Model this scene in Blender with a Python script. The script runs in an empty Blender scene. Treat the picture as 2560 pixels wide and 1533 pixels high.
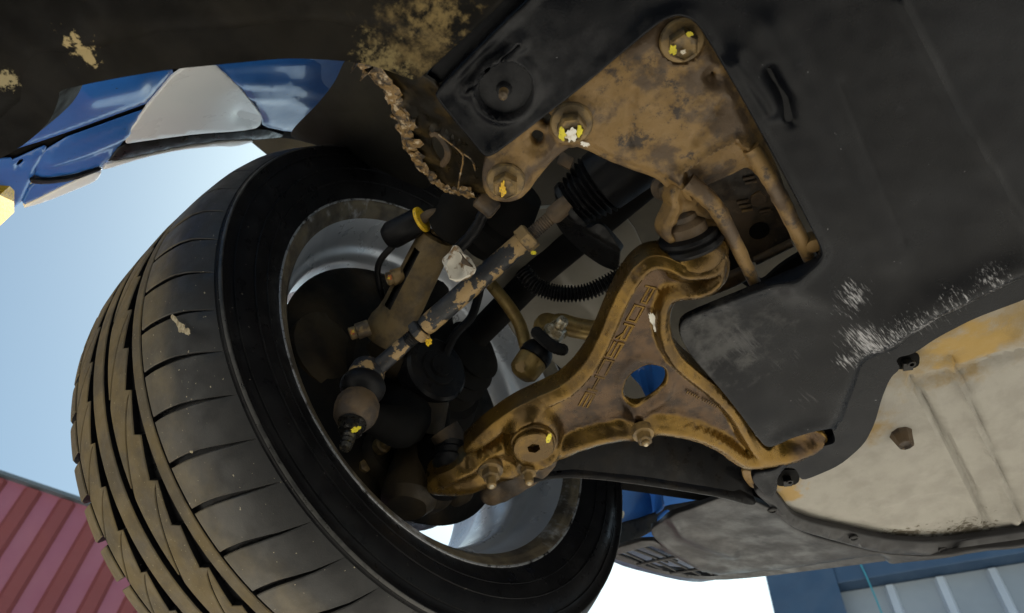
import bpy, bmesh, math, random
import numpy as np
from mathutils import Vector, Matrix, noise as mnoise
from mathutils.geometry import delaunay_2d_cdt
random.seed(7); rng = np.random.default_rng(7)
scene = bpy.context.scene
COL = scene.collection

# ------------------------------------------------------------------ camera
FPX = 1850.0; CX, CY = 1280.0, 766.5; CAMZ = .36          # photograph is 2560 px wide
_A = np.array([-.7315, .503, .4605]); _A /= np.linalg.norm(_A)     # wheel axle (outboard) in camera axes
_zx = (_A[1] * -1516. + _A[2] * FPX) / (-_A[0])
_Z = np.array([_zx, -1516., FPX]); _Z /= np.linalg.norm(_Z)        # straight up in camera axes
_X = -_A; _Y = np.cross(_Z, _X)
MW = np.stack([_X, _Y, _Z])                                        # camera axes -> world axes
CAM = Vector((0, 0, CAMZ))
cd = bpy.data.cameras.new('camera'); cam = bpy.data.objects.new('camera', cd); COL.objects.link(cam)
cd.sensor_width = 36.0; cd.lens = 36.0 * FPX / 2560.0
cd.clip_start = .02; cd.clip_end = 2000
R3 = Matrix([[MW[i][0], -MW[i][1], -MW[i][2]] for i in range(3)])
cam.matrix_world = Matrix.Translation(CAM) @ R3.to_4x4()
cd.dof.use_dof = True; cd.dof.focus_distance = .68; cd.dof.aperture_fstop = 11
scene.camera = cam

# ------------------------------------------------------------------ sky, sun, exposure
SUN_EL, SUN_AZ = math.radians(60), math.radians(-25)       # azimuth from +Y towards +X
w = bpy.data.worlds.new('World'); scene.world = w; w.use_nodes = True
nt = w.node_tree; nt.nodes.clear()
sky = nt.nodes.new('ShaderNodeTexSky'); sky.sky_type = 'NISHITA'; sky.sun_disc = False
sky.sun_elevation = SUN_EL; sky.sun_rotation = SUN_AZ; sky.air_density = .9; sky.dust_density = 5.0; sky.ozone_density = 3.0
bg = nt.nodes.new('ShaderNodeBackground'); bg.inputs['Strength'].default_value = .055
out = nt.nodes.new('ShaderNodeOutputWorld')
wb = nt.nodes.new('ShaderNodeMix'); wb.data_type = 'RGBA'; wb.blend_type = 'MULTIPLY'; wb.inputs[0].default_value = 1; wb.inputs[7].default_value = (.83, 1.02, .95, 1)   # white balance
nt.links.new(sky.outputs[0], wb.inputs[6]); nt.links.new(wb.outputs[2], bg.inputs[0]); nt.links.new(bg.outputs[0], out.inputs[0])
sd = bpy.data.lights.new('sun', 'SUN'); sd.energy = 5.0; sd.angle = math.radians(.5); sd.color = (1, .95, .86)
so = bpy.data.objects.new('sun', sd); COL.objects.link(so)
sdir = Vector((math.sin(SUN_AZ) * math.cos(SUN_EL), math.cos(SUN_AZ) * math.cos(SUN_EL), math.sin(SUN_EL)))
so.rotation_euler = sdir.to_track_quat('Z', 'Y').to_euler(); so.location = sdir * 30
scene.view_settings.view_transform = 'Standard'; scene.view_settings.look = 'None'
scene.view_settings.gamma = 1.0; scene.view_settings.exposure = 1.65
scene.view_settings.use_curve_mapping = False

# ------------------------------------------------------------------ pixel -> place
def ray(px, py):
    v = MW @ np.array([(px - CX) / FPX, (py - CY) / FPX, 1.0]); return Vector(v)
def U(px, py, h):            # on the level plane h metres above the camera
    r = ray(px, py); return CAM + r * (h / r.z)
def D(px, py, d):            # at depth d
    return CAM + ray(px, py) * d
def WXP(px, py, x):          # on the upright plane at world x
    r = ray(px, py); return CAM + r * (x / r.x)
def L(px, d): return px * d / FPX
class Plane:
    def __init__(s, p, n):
        s.p = Vector(p); s.n = Vector(n).normalized()
        if s.n.dot(CAM - s.p) < 0: s.n = -s.n
    def at(s, px, py):
        r = ray(px, py); return CAM + r * ((s.p - CAM).dot(s.n) / r.dot(s.n))
    def off(s, d): return Plane(s.p + s.n * d, s.n)     # d > 0 towards the camera
def P3(a, b, c): return Plane(a, (b - a).cross(c - a))
def H(h): return Plane((0, 0, CAMZ + h), (0, 0, -1))
def crop(ox, oy, s): return lambda x, y: (ox + x * s, oy + y * s)
c1 = crop(0, 0, .3774); c2 = crop(840, 0, .3505); c3 = crop(1160, 0, .5123); c4 = crop(680, 460, .4718)
c5 = crop(1160, 560, .4987); c6 = crop(1660, 560, .6555); c7 = crop(0, 560, .6557); c8 = crop(760, 1060, .3389)
c9 = crop(1480, 1150, .2358); c10 = crop(1140, 340, .3774)
def cc(c, pts): return [c(*p) for p in pts]

# ------------------------------------------------------------------ materials
def mat(name, base, c2=None, s=25, t=(.42, .62), c3=None, s3=60, t3=(.55, .7), rough=.55, metal=0., bump=.3, bs=260,
        bd=.0006, stains_and_light=(), coat=0., rvar=.15, stretch=None, spec=.5, specks=None, xramp=None, grime_shade=None):
    m = bpy.data.materials.new(name); m.use_nodes = True
    N = m.node_tree.nodes; Lk = m.node_tree.links.new; N.clear()
    o = N.new('ShaderNodeOutputMaterial'); b = N.new('ShaderNodeBsdfPrincipled'); Lk(b.outputs[0], o.inputs[0])
    g = N.new('ShaderNodeNewGeometry'); pos = g.outputs['Position']
    if stretch:
        mp = N.new('ShaderNodeMapping'); mp.inputs['Rotation'].default_value = stretch[0]; mp.inputs['Scale'].default_value = stretch[1]
        Lk(pos, mp.inputs[0]); pos2 = mp.outputs[0]
    else: pos2 = pos
    def nz(scale, det=8, ro=.6, vec=None):
        n = N.new('ShaderNodeTexNoise'); n.inputs['Scale'].default_value = scale; n.inputs['Detail'].default_value = det
        n.inputs['Roughness'].default_value = ro; Lk(vec or pos2, n.inputs['Vector']); return n.outputs[0]
    def mr(v, a, b_, c=0, d=1):
        n = N.new('ShaderNodeMapRange'); n.interpolation_type = 'SMOOTHSTEP'
        n.inputs[1].default_value = a; n.inputs[2].default_value = b_; n.inputs[3].default_value = c; n.inputs[4].default_value = d
        Lk(v, n.inputs[0]); return n.outputs[0]
    def mix(f, a, b_):
        n = N.new('ShaderNodeMix'); n.data_type = 'RGBA'
        Lk(f, n.inputs[0])
        for k, v in ((6, a), (7, b_)):
            if isinstance(v, tuple): n.inputs[k].default_value = (*v, 1)
            else: Lk(v, n.inputs[k])
        return n.outputs[2]
    def mth(op, a, b_):
        n = N.new('ShaderNodeMath'); n.operation = op
        for k, v in ((0, a), (1, b_)):
            if isinstance(v, (int, float)): n.inputs[k].default_value = v
            else: Lk(v, n.inputs[k])
        return n.outputs[0]
    col = base; n1 = nz(s)
    if c2: col = mix(mr(n1, *t), base, c2)
    else: col = mix(mr(n1, .3, .75, 0, .3), base, tuple(min(1, x * 1.6) for x in base))
    if c3: col = mix(mr(nz(s3, 10, .7), *t3), col, c3)
    for (c, r, sc, ns, th, k, *st) in stains_and_light:       # centre, radius, colour, noise scale, threshold, softness, streak angle
        sv = pos
        if st:
            sm = N.new('ShaderNodeMapping'); sm.inputs['Rotation'].default_value = (0, 0, math.radians(st[0])); sm.inputs['Scale'].default_value = (1, .10, 1); Lk(pos, sm.inputs[0]); sv = sm.outputs[0]
        d = N.new('ShaderNodeVectorMath'); d.operation = 'DISTANCE'; Lk(pos, d.inputs[0]); d.inputs[1].default_value = c
        f = mth('SUBTRACT', 1.0, mth('DIVIDE', d.outputs['Value'], r))
        f = mth('ADD', f, mth('MULTIPLY', mth('SUBTRACT', nz(ns, 8, .65, sv), .5), 2.4))
        col = mix(mr(f, th, th + k), col, sc)
    if grime_shade:                                        # grime and painted-in shade, marked on the mesh
        at = N.new('ShaderNodeAttribute'); at.attribute_name = 'grime_shade'
        f = mth('ADD', at.outputs['Fac'], mth('MULTIPLY', mth('SUBTRACT', nz(55, 8, .65, pos), .5), 1.1)); col = mix(mr(f, .35, .95), col, mix(mr(nz(38, 8, .6, pos), .42, .62), grime_shade[0], grime_shade[1]))
    if xramp:                                        # dust that thins out across the axle direction
        sp = N.new('ShaderNodeSeparateXYZ'); Lk(pos, sp.inputs[0])
        f = mth('ADD', sp.outputs[0], mth('MULTIPLY', mth('SUBTRACT', nz(40, 6, .6, pos), .5), .03)); col = mix(mr(f, xramp[0], xramp[1]), col, xramp[2])
    if specks: col = mix(mr(nz(specks[0], 2, .5, pos), specks[1], specks[1] + .04), col, specks[2])
    if isinstance(col, tuple): b.inputs['Base Color'].default_value = (*col, 1)
    else: Lk(col, b.inputs['Base Color'])
    Lk(mr(nz(s * 2.3), .3, .7, max(.03, rough - rvar), min(1, rough + rvar)), b.inputs['Roughness'])
    b.inputs['Metallic'].default_value = metal; b.inputs['Coat Weight'].default_value = coat; b.inputs['Coat Roughness'].default_value = .08
    b.inputs['Specular IOR Level'].default_value = spec
    if bump:
        bu = N.new('ShaderNodeBump'); bu.inputs['Strength'].default_value = bump; bu.inputs['Distance'].default_value = bd
        Lk(nz(bs, 6, .65), bu.inputs['Height']); Lk(bu.outputs[0], b.inputs['Normal'])
    return m

# ------------------------------------------------------------------ mesh helpers
def finish(name, me, m, parent, angle=38, smooth=True, loc=None):
    if m is not None: me.materials.append(m)
    if smooth:
        me.polygons.foreach_set('use_smooth', [True] * len(me.polygons)); me.set_sharp_from_angle(angle=math.radians(angle))
    o = bpy.data.objects.new(name, me); COL.objects.link(o)
    if parent is not None:
        o.parent = parent
        o.matrix_parent_inverse = world_of(parent).inverted()
    return o
WORLD = {}
def world_of(o): return WORLD.get(o.name, Matrix.Identity(4))

def frame(ax, toward=None):
    ax = Vector(ax).normalized()
    if toward is None: toward = Vector((.3, .5, .81)) if abs(ax.z) < .9 else Vector((1, 0, 0))
    u = (toward - ax * toward.dot(ax)).normalized(); return ax, u, ax.cross(u)

def crom(pts, k=6, closed=False):
    pts = [Vector(p) for p in pts]; n = len(pts); outp = []
    rngn = n if closed else n - 1
    for i in range(rngn):
        g = (lambda j: pts[j % n]) if closed else (lambda j: pts[max(0, min(n - 1, j))])
        p0, p1, p2, p3 = g(i - 1), g(i), g(i + 1), g(i + 2)
        for j in range(k):
            t = j / k
            outp.append(.5 * ((2 * p1) + (p2 - p0) * t + (2 * p0 - 5 * p1 + 4 * p2 - p3) * t * t + (3 * p1 - p0 - 3 * p2 + p3) * t ** 3))
    if not closed: outp.append(pts[-1])
    return outp

class MB:
    def __init__(s): s.v = []; s.f = []
    def add(s, v, f):
        k = len(s.v); s.v += [tuple(x) for x in v]; s.f += [tuple(i + k for i in q) for q in f]; return s
    def lathe(s, p, ax, prof, n=32, hexs=False, toward=None, skip=None, cap=True, arc=None):
        ax, u, v = frame(ax, toward); p = Vector(p); vs = []; fs = []
        for it in prof:
            t, r = it[0], it[1]; hx = len(it) > 2 and it[2]
            for j in range(n):
                a = 2 * math.pi * j / n
                rr = r
                if hx: rr = r * math.cos(math.pi / 6) / math.cos((a % (math.pi / 3)) - math.pi / 6)
                vs.append(p + ax * t + (u * math.cos(a) + v * math.sin(a)) * rr)
        for i in range(len(prof) - 1):
            for j in range(n):
                if skip and skip(i, j): continue
                k = (j + 1) % n; fs.append((i * n + j, i * n + k, (i + 1) * n + k, (i + 1) * n + j))
        if cap:
            if prof[0][1] > 1e-6: fs.append(tuple(range(n))[::-1])
            if prof[-1][1] > 1e-6: fs.append(tuple((len(prof) - 1) * n + j for j in range(n)))
        return s.add(vs, fs)
    def tube(s, pts, rad, n=14, cap=True):
        pts = [Vector(p) for p in pts]; m = len(pts)
        if not hasattr(rad, '__len__'): rad = [rad] * m
        t0 = (pts[1] - pts[0]).normalized(); _, u, _ = frame(t0); vs = []; fs = []
        for i in range(m):
            t = (pts[min(i + 1, m - 1)] - pts[max(i - 1, 0)]).normalized()
            u = (u - t * u.dot(t)).normalized(); v = t.cross(u)
            for j in range(n):
                a = 2 * math.pi * j / n; vs.append(pts[i] + (u * math.cos(a) + v * math.sin(a)) * rad[i])
        for i in range(m - 1):
            for j in range(n):
                k = (j + 1) % n; fs.append((i * n + j, i * n + k, (i + 1) * n + k, (i + 1) * n + j))
        if cap: fs += [tuple(range(n))[::-1], tuple((m - 1) * n + j for j in range(n))]
        return s.add(vs, fs)
    def box(s, c, hx, hy, hz):
        c = Vector(c); vs = [c + hx * a + hy * b + hz * d for a in (-1, 1) for b in (-1, 1) for d in (-1, 1)]
        return s.add(vs, [(0, 1, 3, 2), (4, 6, 7, 5), (0, 4, 5, 1), (2, 3, 7, 6), (0, 2, 6, 4), (1, 5, 7, 3)])
    def rough(s, amp, sc):
        for i, p in enumerate(s.v):
            q = Vector(p) * sc; n = mnoise.noise_vector(q); s.v[i] = tuple(Vector(p) + n * amp)
        return s
    def build(s, name, m, parent=None, angle=38, smooth=True, bevel=0):
        me = bpy.data.meshes.new(name); me.from_pydata(s.v, [], s.f); 
        bm = bmesh.new(); bm.from_mesh(me); bmesh.ops.recalc_face_normals(bm, faces=bm.faces)
        if bevel: bmesh.ops.bevel(bm, geom=[e for e in bm.edges if len(e.link_faces) == 2 and e.calc_face_angle() > .5], offset=bevel, segments=2, affect='EDGES', profile=.6, clamp_overlap=True)
        bm.to_mesh(me); bm.free()
        return finish(name, me, m, parent, angle, smooth)

def inside(poly, pts):
    x, y = pts[:, 0], pts[:, 1]; c = np.zeros(len(pts), bool); n = len(poly)
    for i in range(n):
        x1, y1 = poly[i]; x2, y2 = poly[(i + 1) % n]
        k = ((y1 > y) != (y2 > y))
        with np.errstate(all='ignore'): xx = (x2 - x1) * (y - y1) / (y2 - y1 + 1e-30) + x1
        c ^= k & (x < xx)
    return c
def segdist(poly, pts, closed=True):
    a = np.array(poly, float); b = np.roll(a, -1, 0)
    if not closed: a, b = a[:-1], b[:-1]
    best = np.full(len(pts), 1e9)
    for p, q in zip(a, b):
        d = q - p; w_ = pts - p; t = np.clip((w_ @ d) / max(d @ d, 1e-12), 0, 1)
        best = np.minimum(best, np.hypot(*(w_ - t[:, None] * d).T))
    return best
def smooth_loop(pts, res, it=2):
    p = np.array(pts, float)
    for _ in range(it):
        q = np.roll(p, -1, 0); p = np.stack([.8 * p + .2 * q, .2 * p + .8 * q], 1).reshape(-1, 2)
    outp = []
    for i in range(len(p)):
        a, b = p[i], p[(i + 1) % len(p)]; d = np.hypot(*(b - a)); k = max(1, int(round(d / res)))
        if d < res * .25 and len(outp) and np.hypot(*(a - outp[-1])) < res * .3: continue
        for j in range(k): outp.append(a + (b - a) * j / k)
    return np.array(outp)

def sheet(name, outline, plane, m, parent=None, holes=(), res=14, thick=.004, rnd=.0015, relief=None, it=2, angle=40, back=True, jag=0, fine=(), grime_shade=None):
    """A plate traced as an outline in the photograph, laid on a real plane; relief(pts, edge_distance) in metres towards the camera."""
    loops = [smooth_loop(outline, res, it)] + [smooth_loop(h, min(res, 8), it) for h in holes]
    if jag: loops[0] = loops[0] + rng.normal(0, jag, loops[0].shape)
    V = []; E_ = []; spans = []
    for lp in loops:
        k = len(V); V += [tuple(p) for p in lp]; n = len(lp); E_ += [(k + i, k + (i + 1) % n) for i in range(n)]; spans.append((k, n))
    lo, hi = loops[0].min(0), loops[0].max(0)
    gx, gy = np.meshgrid(np.arange(lo[0], hi[0], res), np.arange(lo[1], hi[1], res)); gx = gx + (np.arange(gx.shape[0])[:, None] % 2) * res * .5
    G = np.stack([gx.ravel(), gy.ravel()], 1)
    if len(G):
        ok = inside(loops[0], G)
        for h in loops[1:]: ok &= ~inside(h, G)
        G = G[ok]
        if len(G):
            dd = np.min([segdist(lp, G) for lp in loops], 0); G = G[dd > res * .45]
        for (fx, fy, fr_, fs_) in fine:
            G = G[np.hypot(G[:, 0] - fx, G[:, 1] - fy) > fr_]
            qx, qy = np.meshgrid(np.arange(fx - fr_, fx + fr_, fs_), np.arange(fy - fr_, fy + fr_, fs_)); Q = np.stack([qx.ravel() + (np.indices(qx.shape)[0].ravel() % 2) * fs_ * .5, qy.ravel()], 1)
            ok = (np.hypot(Q[:, 0] - fx, Q[:, 1] - fy) < fr_) & inside(loops[0], Q)
            for h in loops[1:]: ok &= ~inside(h, Q)
            Q = Q[ok]; Q = Q[np.min([segdist(lp, Q) for lp in loops], 0) > fs_ * .5]; G = np.concatenate([G, Q])
        V += [tuple(p) for p in G]
    r = delaunay_2d_cdt([Vector(p) for p in V], E_, [], 0, 1e-6)
    ov, of, orig = r[0], r[2], r[3]
    P2 = np.array([(p.x, p.y) for p in ov]); cen = np.array([P2[list(f)].mean(0) for f in of])
    ok = inside(loops[0], cen)
    for h in loops[1:]: ok &= ~inside(h, cen)
    tris = [f for f, k in zip(of, ok) if k]
    m_in = {}
    for i, l in enumerate(orig):
        for k in l: m_in[k] = i
    ed = np.min([segdist(lp, P2) for lp in loops], 0)
    off = relief(P2, ed) if relief else np.zeros(len(P2))
    n = plane.n; base = [plane.at(*p) for p in P2]
    TH = thick(P2, ed) if callable(thick) else np.full(len(P2), thick)
    vs = [b + n * float(o) for b, o in zip(base, off)]
    N0 = len(vs); fs = [tuple(f) for f in tris]
    # orient faces to the camera side
    fs2 = []
    for f in fs:
        a, b, c = (vs[i] for i in f[:3])
        fs2.append(f if (b - a).cross(c - a).dot(n) > 0 else f[::-1])
    fs = fs2
    bidx = [base[i] - n * float(TH[i]) for i in range(N0)]
    if back:
        vs += bidx; fs += [tuple(i + N0 for i in f[::-1]) for f in fs2]
    for (k, cnt) in spans:
        lp = [m_in[k + i] for i in range(cnt)]
        pts = [vs[i] for i in lp]; area = sum((pts[i] - pts[0]).cross(pts[(i + 1) % cnt] - pts[0]).dot(n) for i in range(cnt))
        sg = 1 if area > 0 else -1
        if k > 0: sg = -sg
        outs = []
        for i in range(cnt):
            t = (pts[(i + 1) % cnt] - pts[i - 1]); o_ = t.cross(n) * sg
            outs.append(o_.normalized() if o_.length > 1e-12 else Vector())
        prev = lp
        steps = [(rnd * math.sin(q), rnd * (1 - math.cos(q))) for q in (math.pi / 6, math.pi / 3, math.pi / 2)] if rnd else []
        steps.append((rnd, 9.))
        for (a, b) in steps:
            k0 = len(vs); last = b == steps[-1][1]
            for i in range(cnt):
                q = pts[i] + outs[i] * a - n * b
                if last: q = base[lp[i]] + outs[i] * a - n * float(TH[lp[i]])
                vs.append(q)
            cur = [k0 + i for i in range(cnt)]
            for i in range(cnt):
                j = (i + 1) % cnt; f = (prev[i], cur[i], cur[j], prev[j]); fs.append(f if sg * (1 if k == 0 else -1) > 0 else f[::-1])
            prev = cur
        if back:
            for i in range(cnt):
                j = (i + 1) % cnt; f = (prev[i], lp[i] + N0, lp[j] + N0, prev[j]); fs.append(f if sg * (1 if k == 0 else -1) > 0 else f[::-1])
    me = bpy.data.meshes.new(name); me.from_pydata(vs, [], fs)
    if grime_shade:
        gv = np.zeros(len(vs)); gv[:N0] = grime_shade(P2, ed); me.attributes.new('grime_shade', 'FLOAT', 'POINT').data.foreach_set('value', gv)
    bm = bmesh.new(); bm.from_mesh(me); bmesh.ops.remove_doubles(bm, verts=bm.verts, dist=1e-6); bmesh.ops.recalc_face_normals(bm, faces=bm.faces); bm.to_mesh(me); bm.free()
    return finish(name, me, m, parent, angle)

def ss(x, a, b):
    t = np.clip((x - a) / (b - a), 0, 1); return t * t * (3 - 2 * t)
def gline(P, line, wd):        # 1 on a polyline, falling off over wd pixels
    return np.exp(-(segdist(line, P, False) / wd) ** 2)
def gspot(P, c, wd): return np.exp(-(((P - np.array(c)) ** 2).sum(1)) / wd ** 2)
def wob(P, sc, seed=0): return np.array([mnoise.noise(Vector((p[0] * sc, p[1] * sc, seed))) for p in P])
def splat(name, c, rx, ry, plane, m, parent, rot=0, seed=0, thick=.0005, n=22, rag=.35):
    r_ = random.Random(seed); pts = []
    for i in range(n):
        a = 2 * math.pi * i / n; k = 1 + rag * (r_.random() - .5) * 2
        x, y = rx * k * math.cos(a), ry * k * math.sin(a); pts.append((c[0] + x * math.cos(rot) - y * math.sin(rot), c[1] + x * math.sin(rot) + y * math.cos(rot)))
    return sheet(name, pts, plane, m, parent, res=6, thick=thick, rnd=0, it=1)
def empty(name, loc):
    o = bpy.data.objects.new(name, None); COL.objects.link(o); o.location = loc; o.empty_display_size = .1
    WORLD[name] = Matrix.Translation(loc); return o
def tag(o, label=None, cat=None, group=None, kind=None):
    for k, v in (('label', label), ('category', cat), ('group', group), ('kind', kind)):
        if v: o[k] = v
    return o
DOWN = Vector((0, 0, -1))

# ------------------------------------------------------------------ materials used
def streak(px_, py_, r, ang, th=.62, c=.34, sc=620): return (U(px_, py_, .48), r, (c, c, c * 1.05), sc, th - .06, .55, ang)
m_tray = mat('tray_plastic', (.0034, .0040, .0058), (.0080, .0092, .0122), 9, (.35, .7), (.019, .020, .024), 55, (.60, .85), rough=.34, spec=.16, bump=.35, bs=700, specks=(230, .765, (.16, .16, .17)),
             stains_and_light=[streak(2150, 830, .034, 20), streak(2180, 860, .034, -15), streak(2120, 740, .028, 25, .58), streak(2220, 830, .032, 75), streak(2300, 800, .034, 68, .60), streak(2380, 745, .034, 62, .66), streak(2470, 690, .032, 60, .68), streak(2120, 900, .026, 10, .70),
                     streak(1990, 900, .07, 35, 1.0, .06, 330), streak(2000, 1000, .06, 40, 1.0, .06, 330), streak(1850, 860, .06, 45, .8, .06, 260), (U(1790, 850, .48), .075, (.060, .060, .060), 60, .25, .9), (U(1330, 200, .48), .075, (.026, .0265, .029), 40, .2, .9), streak(2250, 450, .12, 30, 1.25, .05, 300)])  # the two broad grey patches paint in the lit areas of the tray
m_sill = mat('sill_plastic', (.0045, .0041, .0037), (.014, .012, .009), 12, (.4, .75), rough=.6, spec=.08, bs=300,
             stains_and_light=[(U(1030, 110, .455), .05, (.16, .115, .05), 90, .45, .9), (U(1090, 40, .455), .05, (.18, .13, .055), 130, .55, .6),
                     (U(190, 120, .455), .030, (.36, .28, .14), 170, .75, .25), (U(215, 150, .455), .018, (.36, .28, .14), 190, .6, .25), (U(10, 200, .455), .022, (.30, .25, .14), 170, .65, .25), (U(960, 180, .455), .04, (.18, .14, .065), 190, .5, .5)])
m_rust = mat('rusty_steel', (.215, .130, .043), (.080, .050, .025), 24, (.46, .58), (.04, .028, .02), 60, (.54, .66), rough=.55, metal=.15, bump=.7, bs=420, bd=.0008, specks=(900, .70, (.03, .02, .015)))
m_dark_rust = mat('dark_rust', (.085, .055, .028), (.03, .021, .014), 40, (.4, .6), (.14, .095, .045), 90, (.58, .72), rough=.65, bump=.5, bs=400)
m_arm = mat('arm_steel', (.165, .095, .017), (.080, .047, .013), 22, (.42, .62), (.055, .034, .018), 70, (.58, .72), rough=.24, bump=.4, bs=800, bd=.0006, rvar=.09, spec=.6, metal=.7, specks=(620, .70, (.03, .02, .012)), grime_shade=((.075, .044, .022), (.030, .019, .012)))
m_bolt = mat('bolt_steel', (.22, .145, .055), (.10, .07, .035), 90, (.45, .6), rough=.5, metal=.25, bump=.4, bs=600)
m_black = mat('black_rubber', (.007, .007, .008), (.011, .010, .009), 40, (.5, .75), rough=.4, spec=.14, bump=.3, bs=500)
m_blackmetal = mat('black_metal', (.009, .009, .010), (.016, .014, .012), 35, (.5, .7), rough=.36, spec=.2, bump=.3, bs=400)
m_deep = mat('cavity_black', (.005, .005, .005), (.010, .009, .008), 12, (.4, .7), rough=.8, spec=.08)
m_liner = mat('liner_felt', (.030, .028, .024), (.055, .05, .038), 7, (.4, .7), rough=.75, spec=.15, bump=.4, bs=600)
m_wing = mat('dusty_wing', (.17, .16, .135), (.24, .22, .18), 6, (.4, .7), rough=.5, spec=.3, bump=.3, bs=500)
m_tierod = mat('flaking_paint', (.018, .019, .022), (.33, .22, .095), 60, (.50, .535), (.13, .08, .04), 130, (.60, .66), rough=.48, bump=.9, bs=300, bd=.0008)
m_tan = mat('tan_metal', (.26, .175, .075), (.09, .065, .04), 60, (.52, .6), rough=.5, metal=.2, bump=.4, bs=400)
m_fork = mat('cast_fork', (.145, .098, .038), (.065, .045, .021), 45, (.4, .65), rough=.6, bump=.9, bs=900, bd=.0006)
m_side = mat('tyre_sidewall', (.006, .006, .007), (.011, .011, .012), 25, (.45, .7), rough=.38, spec=.11, bump=.25, bs=500, specks=(320, .74, (.14, .13, .11)))
m_tread = mat('tyre_tread', (.135, .10, .046), (.085, .068, .042), 22, (.4, .62), (.20, .155, .08), 120, (.62, .75), rough=.8, bump=.6, bs=800, specks=(420, .70, (.26, .22, .14)))
m_shoulder = mat('tyre_shoulder', (.11, .088, .052), (.060, .053, .042), 16, (.38, .62), (.15, .125, .08), 90, (.64, .76), rough=.6, bump=.4, bs=700, specks=(300, .72, (.30, .26, .18)), xramp=(-.545, -.505, (.013, .013, .0135)))
m_alloy = mat('silver_alloy', (.50, .53, .58), (.42, .45, .50), 12, (.4, .7), rough=.32, metal=.45, bump=.05, bs=300, rvar=.08, stains_and_light=[])
m_rimdirt = mat('dirty_rim', (.14, .115, .075), (.06, .05, .038), 30, (.40, .62), (.34, .345, .36), 9, (.56, .66), rough=.55, metal=.25, bump=.6, bs=350, bd=.0008)
m_felt = mat('felt_mat', (.31, .295, .26), (.265, .25, .22), 30, (.4, .65), (.20, .17, .12), 130, (.66, .8), rough=.95, bump=.7, bs=700, bd=.0012,
             stains_and_light=[(U(2300, 900, .5), .08, (.25, .175, .07), 25, .22, .9), (U(2480, 820, .5), .09, (.25, .175, .07), 25, .2, .9), (U(2160, 1080, .5), .045, (.25, .175, .075), 40, .3, .8),
                     (U(1960, 1240, .5), .03, (.34, .23, .09), 50, .2, .5), (U(2420, 860, .5), .05, (.33, .22, .07), 30, .2, .5), (U(2250, 1330, .52), .06, (.10, .085, .06), 150, .62, .2), (U(2400, 1345, .52), .08, (.10, .085, .06), 150, .55, .2)])
m_blue = mat('blue_paint', (.025, .15, .52), (.022, .13, .47), 20, (.4, .7), rough=.34, coat=.6, bump=.03, rvar=.06, specks=(260, .73, (.03, .05, .10)))
m_white = mat('white_paint', (.88, .89, .90), (.87, .88, .89), 8, rough=.3, coat=.4, bump=.02, rvar=.05)
m_bumper = mat('bumper_plastic', (.014, .014, .0165), (.028, .0275, .028), 14, (.38, .7), (.010, .010, .012), 40, (.55, .7), rough=.45, spec=.3, bump=.3, bs=500, stains_and_light=[(D(1700, 1340, 1.08), .06, (.045, .042, .039), 40, .35, .6)])
m_yellow = mat('yellow_paint', (.78, .50, .01), (.62, .36, .01), 200, (.4, .6), (.16, .10, .03), 520, (.55, .62), rough=.5)
m_lime = mat('yellow_green_paint', (.72, .62, .02), (.60, .50, .02), 200, (.4, .6), (.20, .14, .05), 520, (.56, .63), rough=.5)
m_whitemark = mat('white_marker', (.80, .78, .70), (.62, .55, .42), 240, (.5, .7), (.2, .14, .08), 560, (.60, .68), rough=.6)
m_clip = mat('worn_white_clip', (.62, .58, .50), (.22, .14, .07), 110, (.50, .60), rough=.5, bump=.4)
m_fray = mat('frayed_edge', (.20, .12, .04), (.50, .40, .27), 150, (.52, .66), (.035, .024, .014), 110, (.46, .58), rough=.6, bump=.6)
m_gold = mat('gold_passivated', (.28, .19, .06), (.16, .105, .035), 60, (.4, .65), rough=.42, metal=.45, bump=.3)
m_stud = mat('black_stud', (.02, .019, .018), (.06, .05, .03), 120, (.5, .65), rough=.28, metal=.6)
m_galv = mat('bright_steel', (.55, .50, .40), (.35, .28, .17), 150, (.4, .6), rough=.35, metal=.6)
m_red = mat('red_cladding', (.29, .10, .15), (.31, .115, .16), 2, rough=.6, bump=.05, bs=40)
m_redrib = mat('red_rib', (.20, .05, .05), (.215, .055, .053), 2, rough=.6, bump=.05, bs=40)
m_door = mat('grey_blue_panel', (.24, .29, .34), (.27, .32, .37), 2, rough=.55, bump=.05, bs=40)
m_doorrib = mat('pale_rib', (.38, .45, .53), None, 2, rough=.5, bump=.05, bs=40)
m_frameblue = mat('blue_steel', (.038, .08, .15), (.046, .092, .165), 3, rough=.5, bump=.05, bs=40)
m_dirtpatch = mat('dried_mud', (.20, .15, .085), (.13, .10, .06), 120, (.4, .6), rough=.9, bump=.6)
m_splash = mat('dried_splash', (.42, .36, .24), (.25, .2, .12), 300, (.45, .6), rough=.8)
m_navy = mat('navy_plastic', (.012, .03, .075), (.018, .04, .09), 20, (.4, .7), rough=.45)
m_lug = mat('dusty_casting', (.034, .024, .012), (.013, .010, .007), 22, (.4, .65), (.06, .044, .024), 90, (.62, .75), rough=.6, spec=.25, bump=.6, bs=450)
m_flap = mat('flap_plastic', (.008, .0065, .004), (.05, .032, .010), 30, (.45, .7), rough=.4, spec=.3)
m_cable = mat('teal_cable', (.05, .28, .36), None, 5, rough=.6, bump=0)
m_ground = mat('yard_concrete', (.31, .295, .27), (.26, .25, .23), .8, (.35, .65), (.20, .192, .178), 6, (.55, .75), rough=.9, bump=.3, bs=30, bd=.004)
m_trim = mat('roof_trim', (.10, .13, .15), None, 3, rough=.5, bump=0)

# ------------------------------------------------------------------ setting
g = MB(); g.add([(-300, -300, 0), (300, -300, 0), (300, 300, 0), (-300, 300, 0)], [(0, 1, 2, 3)])
tag(g.build('ground', m_ground, smooth=False), kind='structure')

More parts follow.
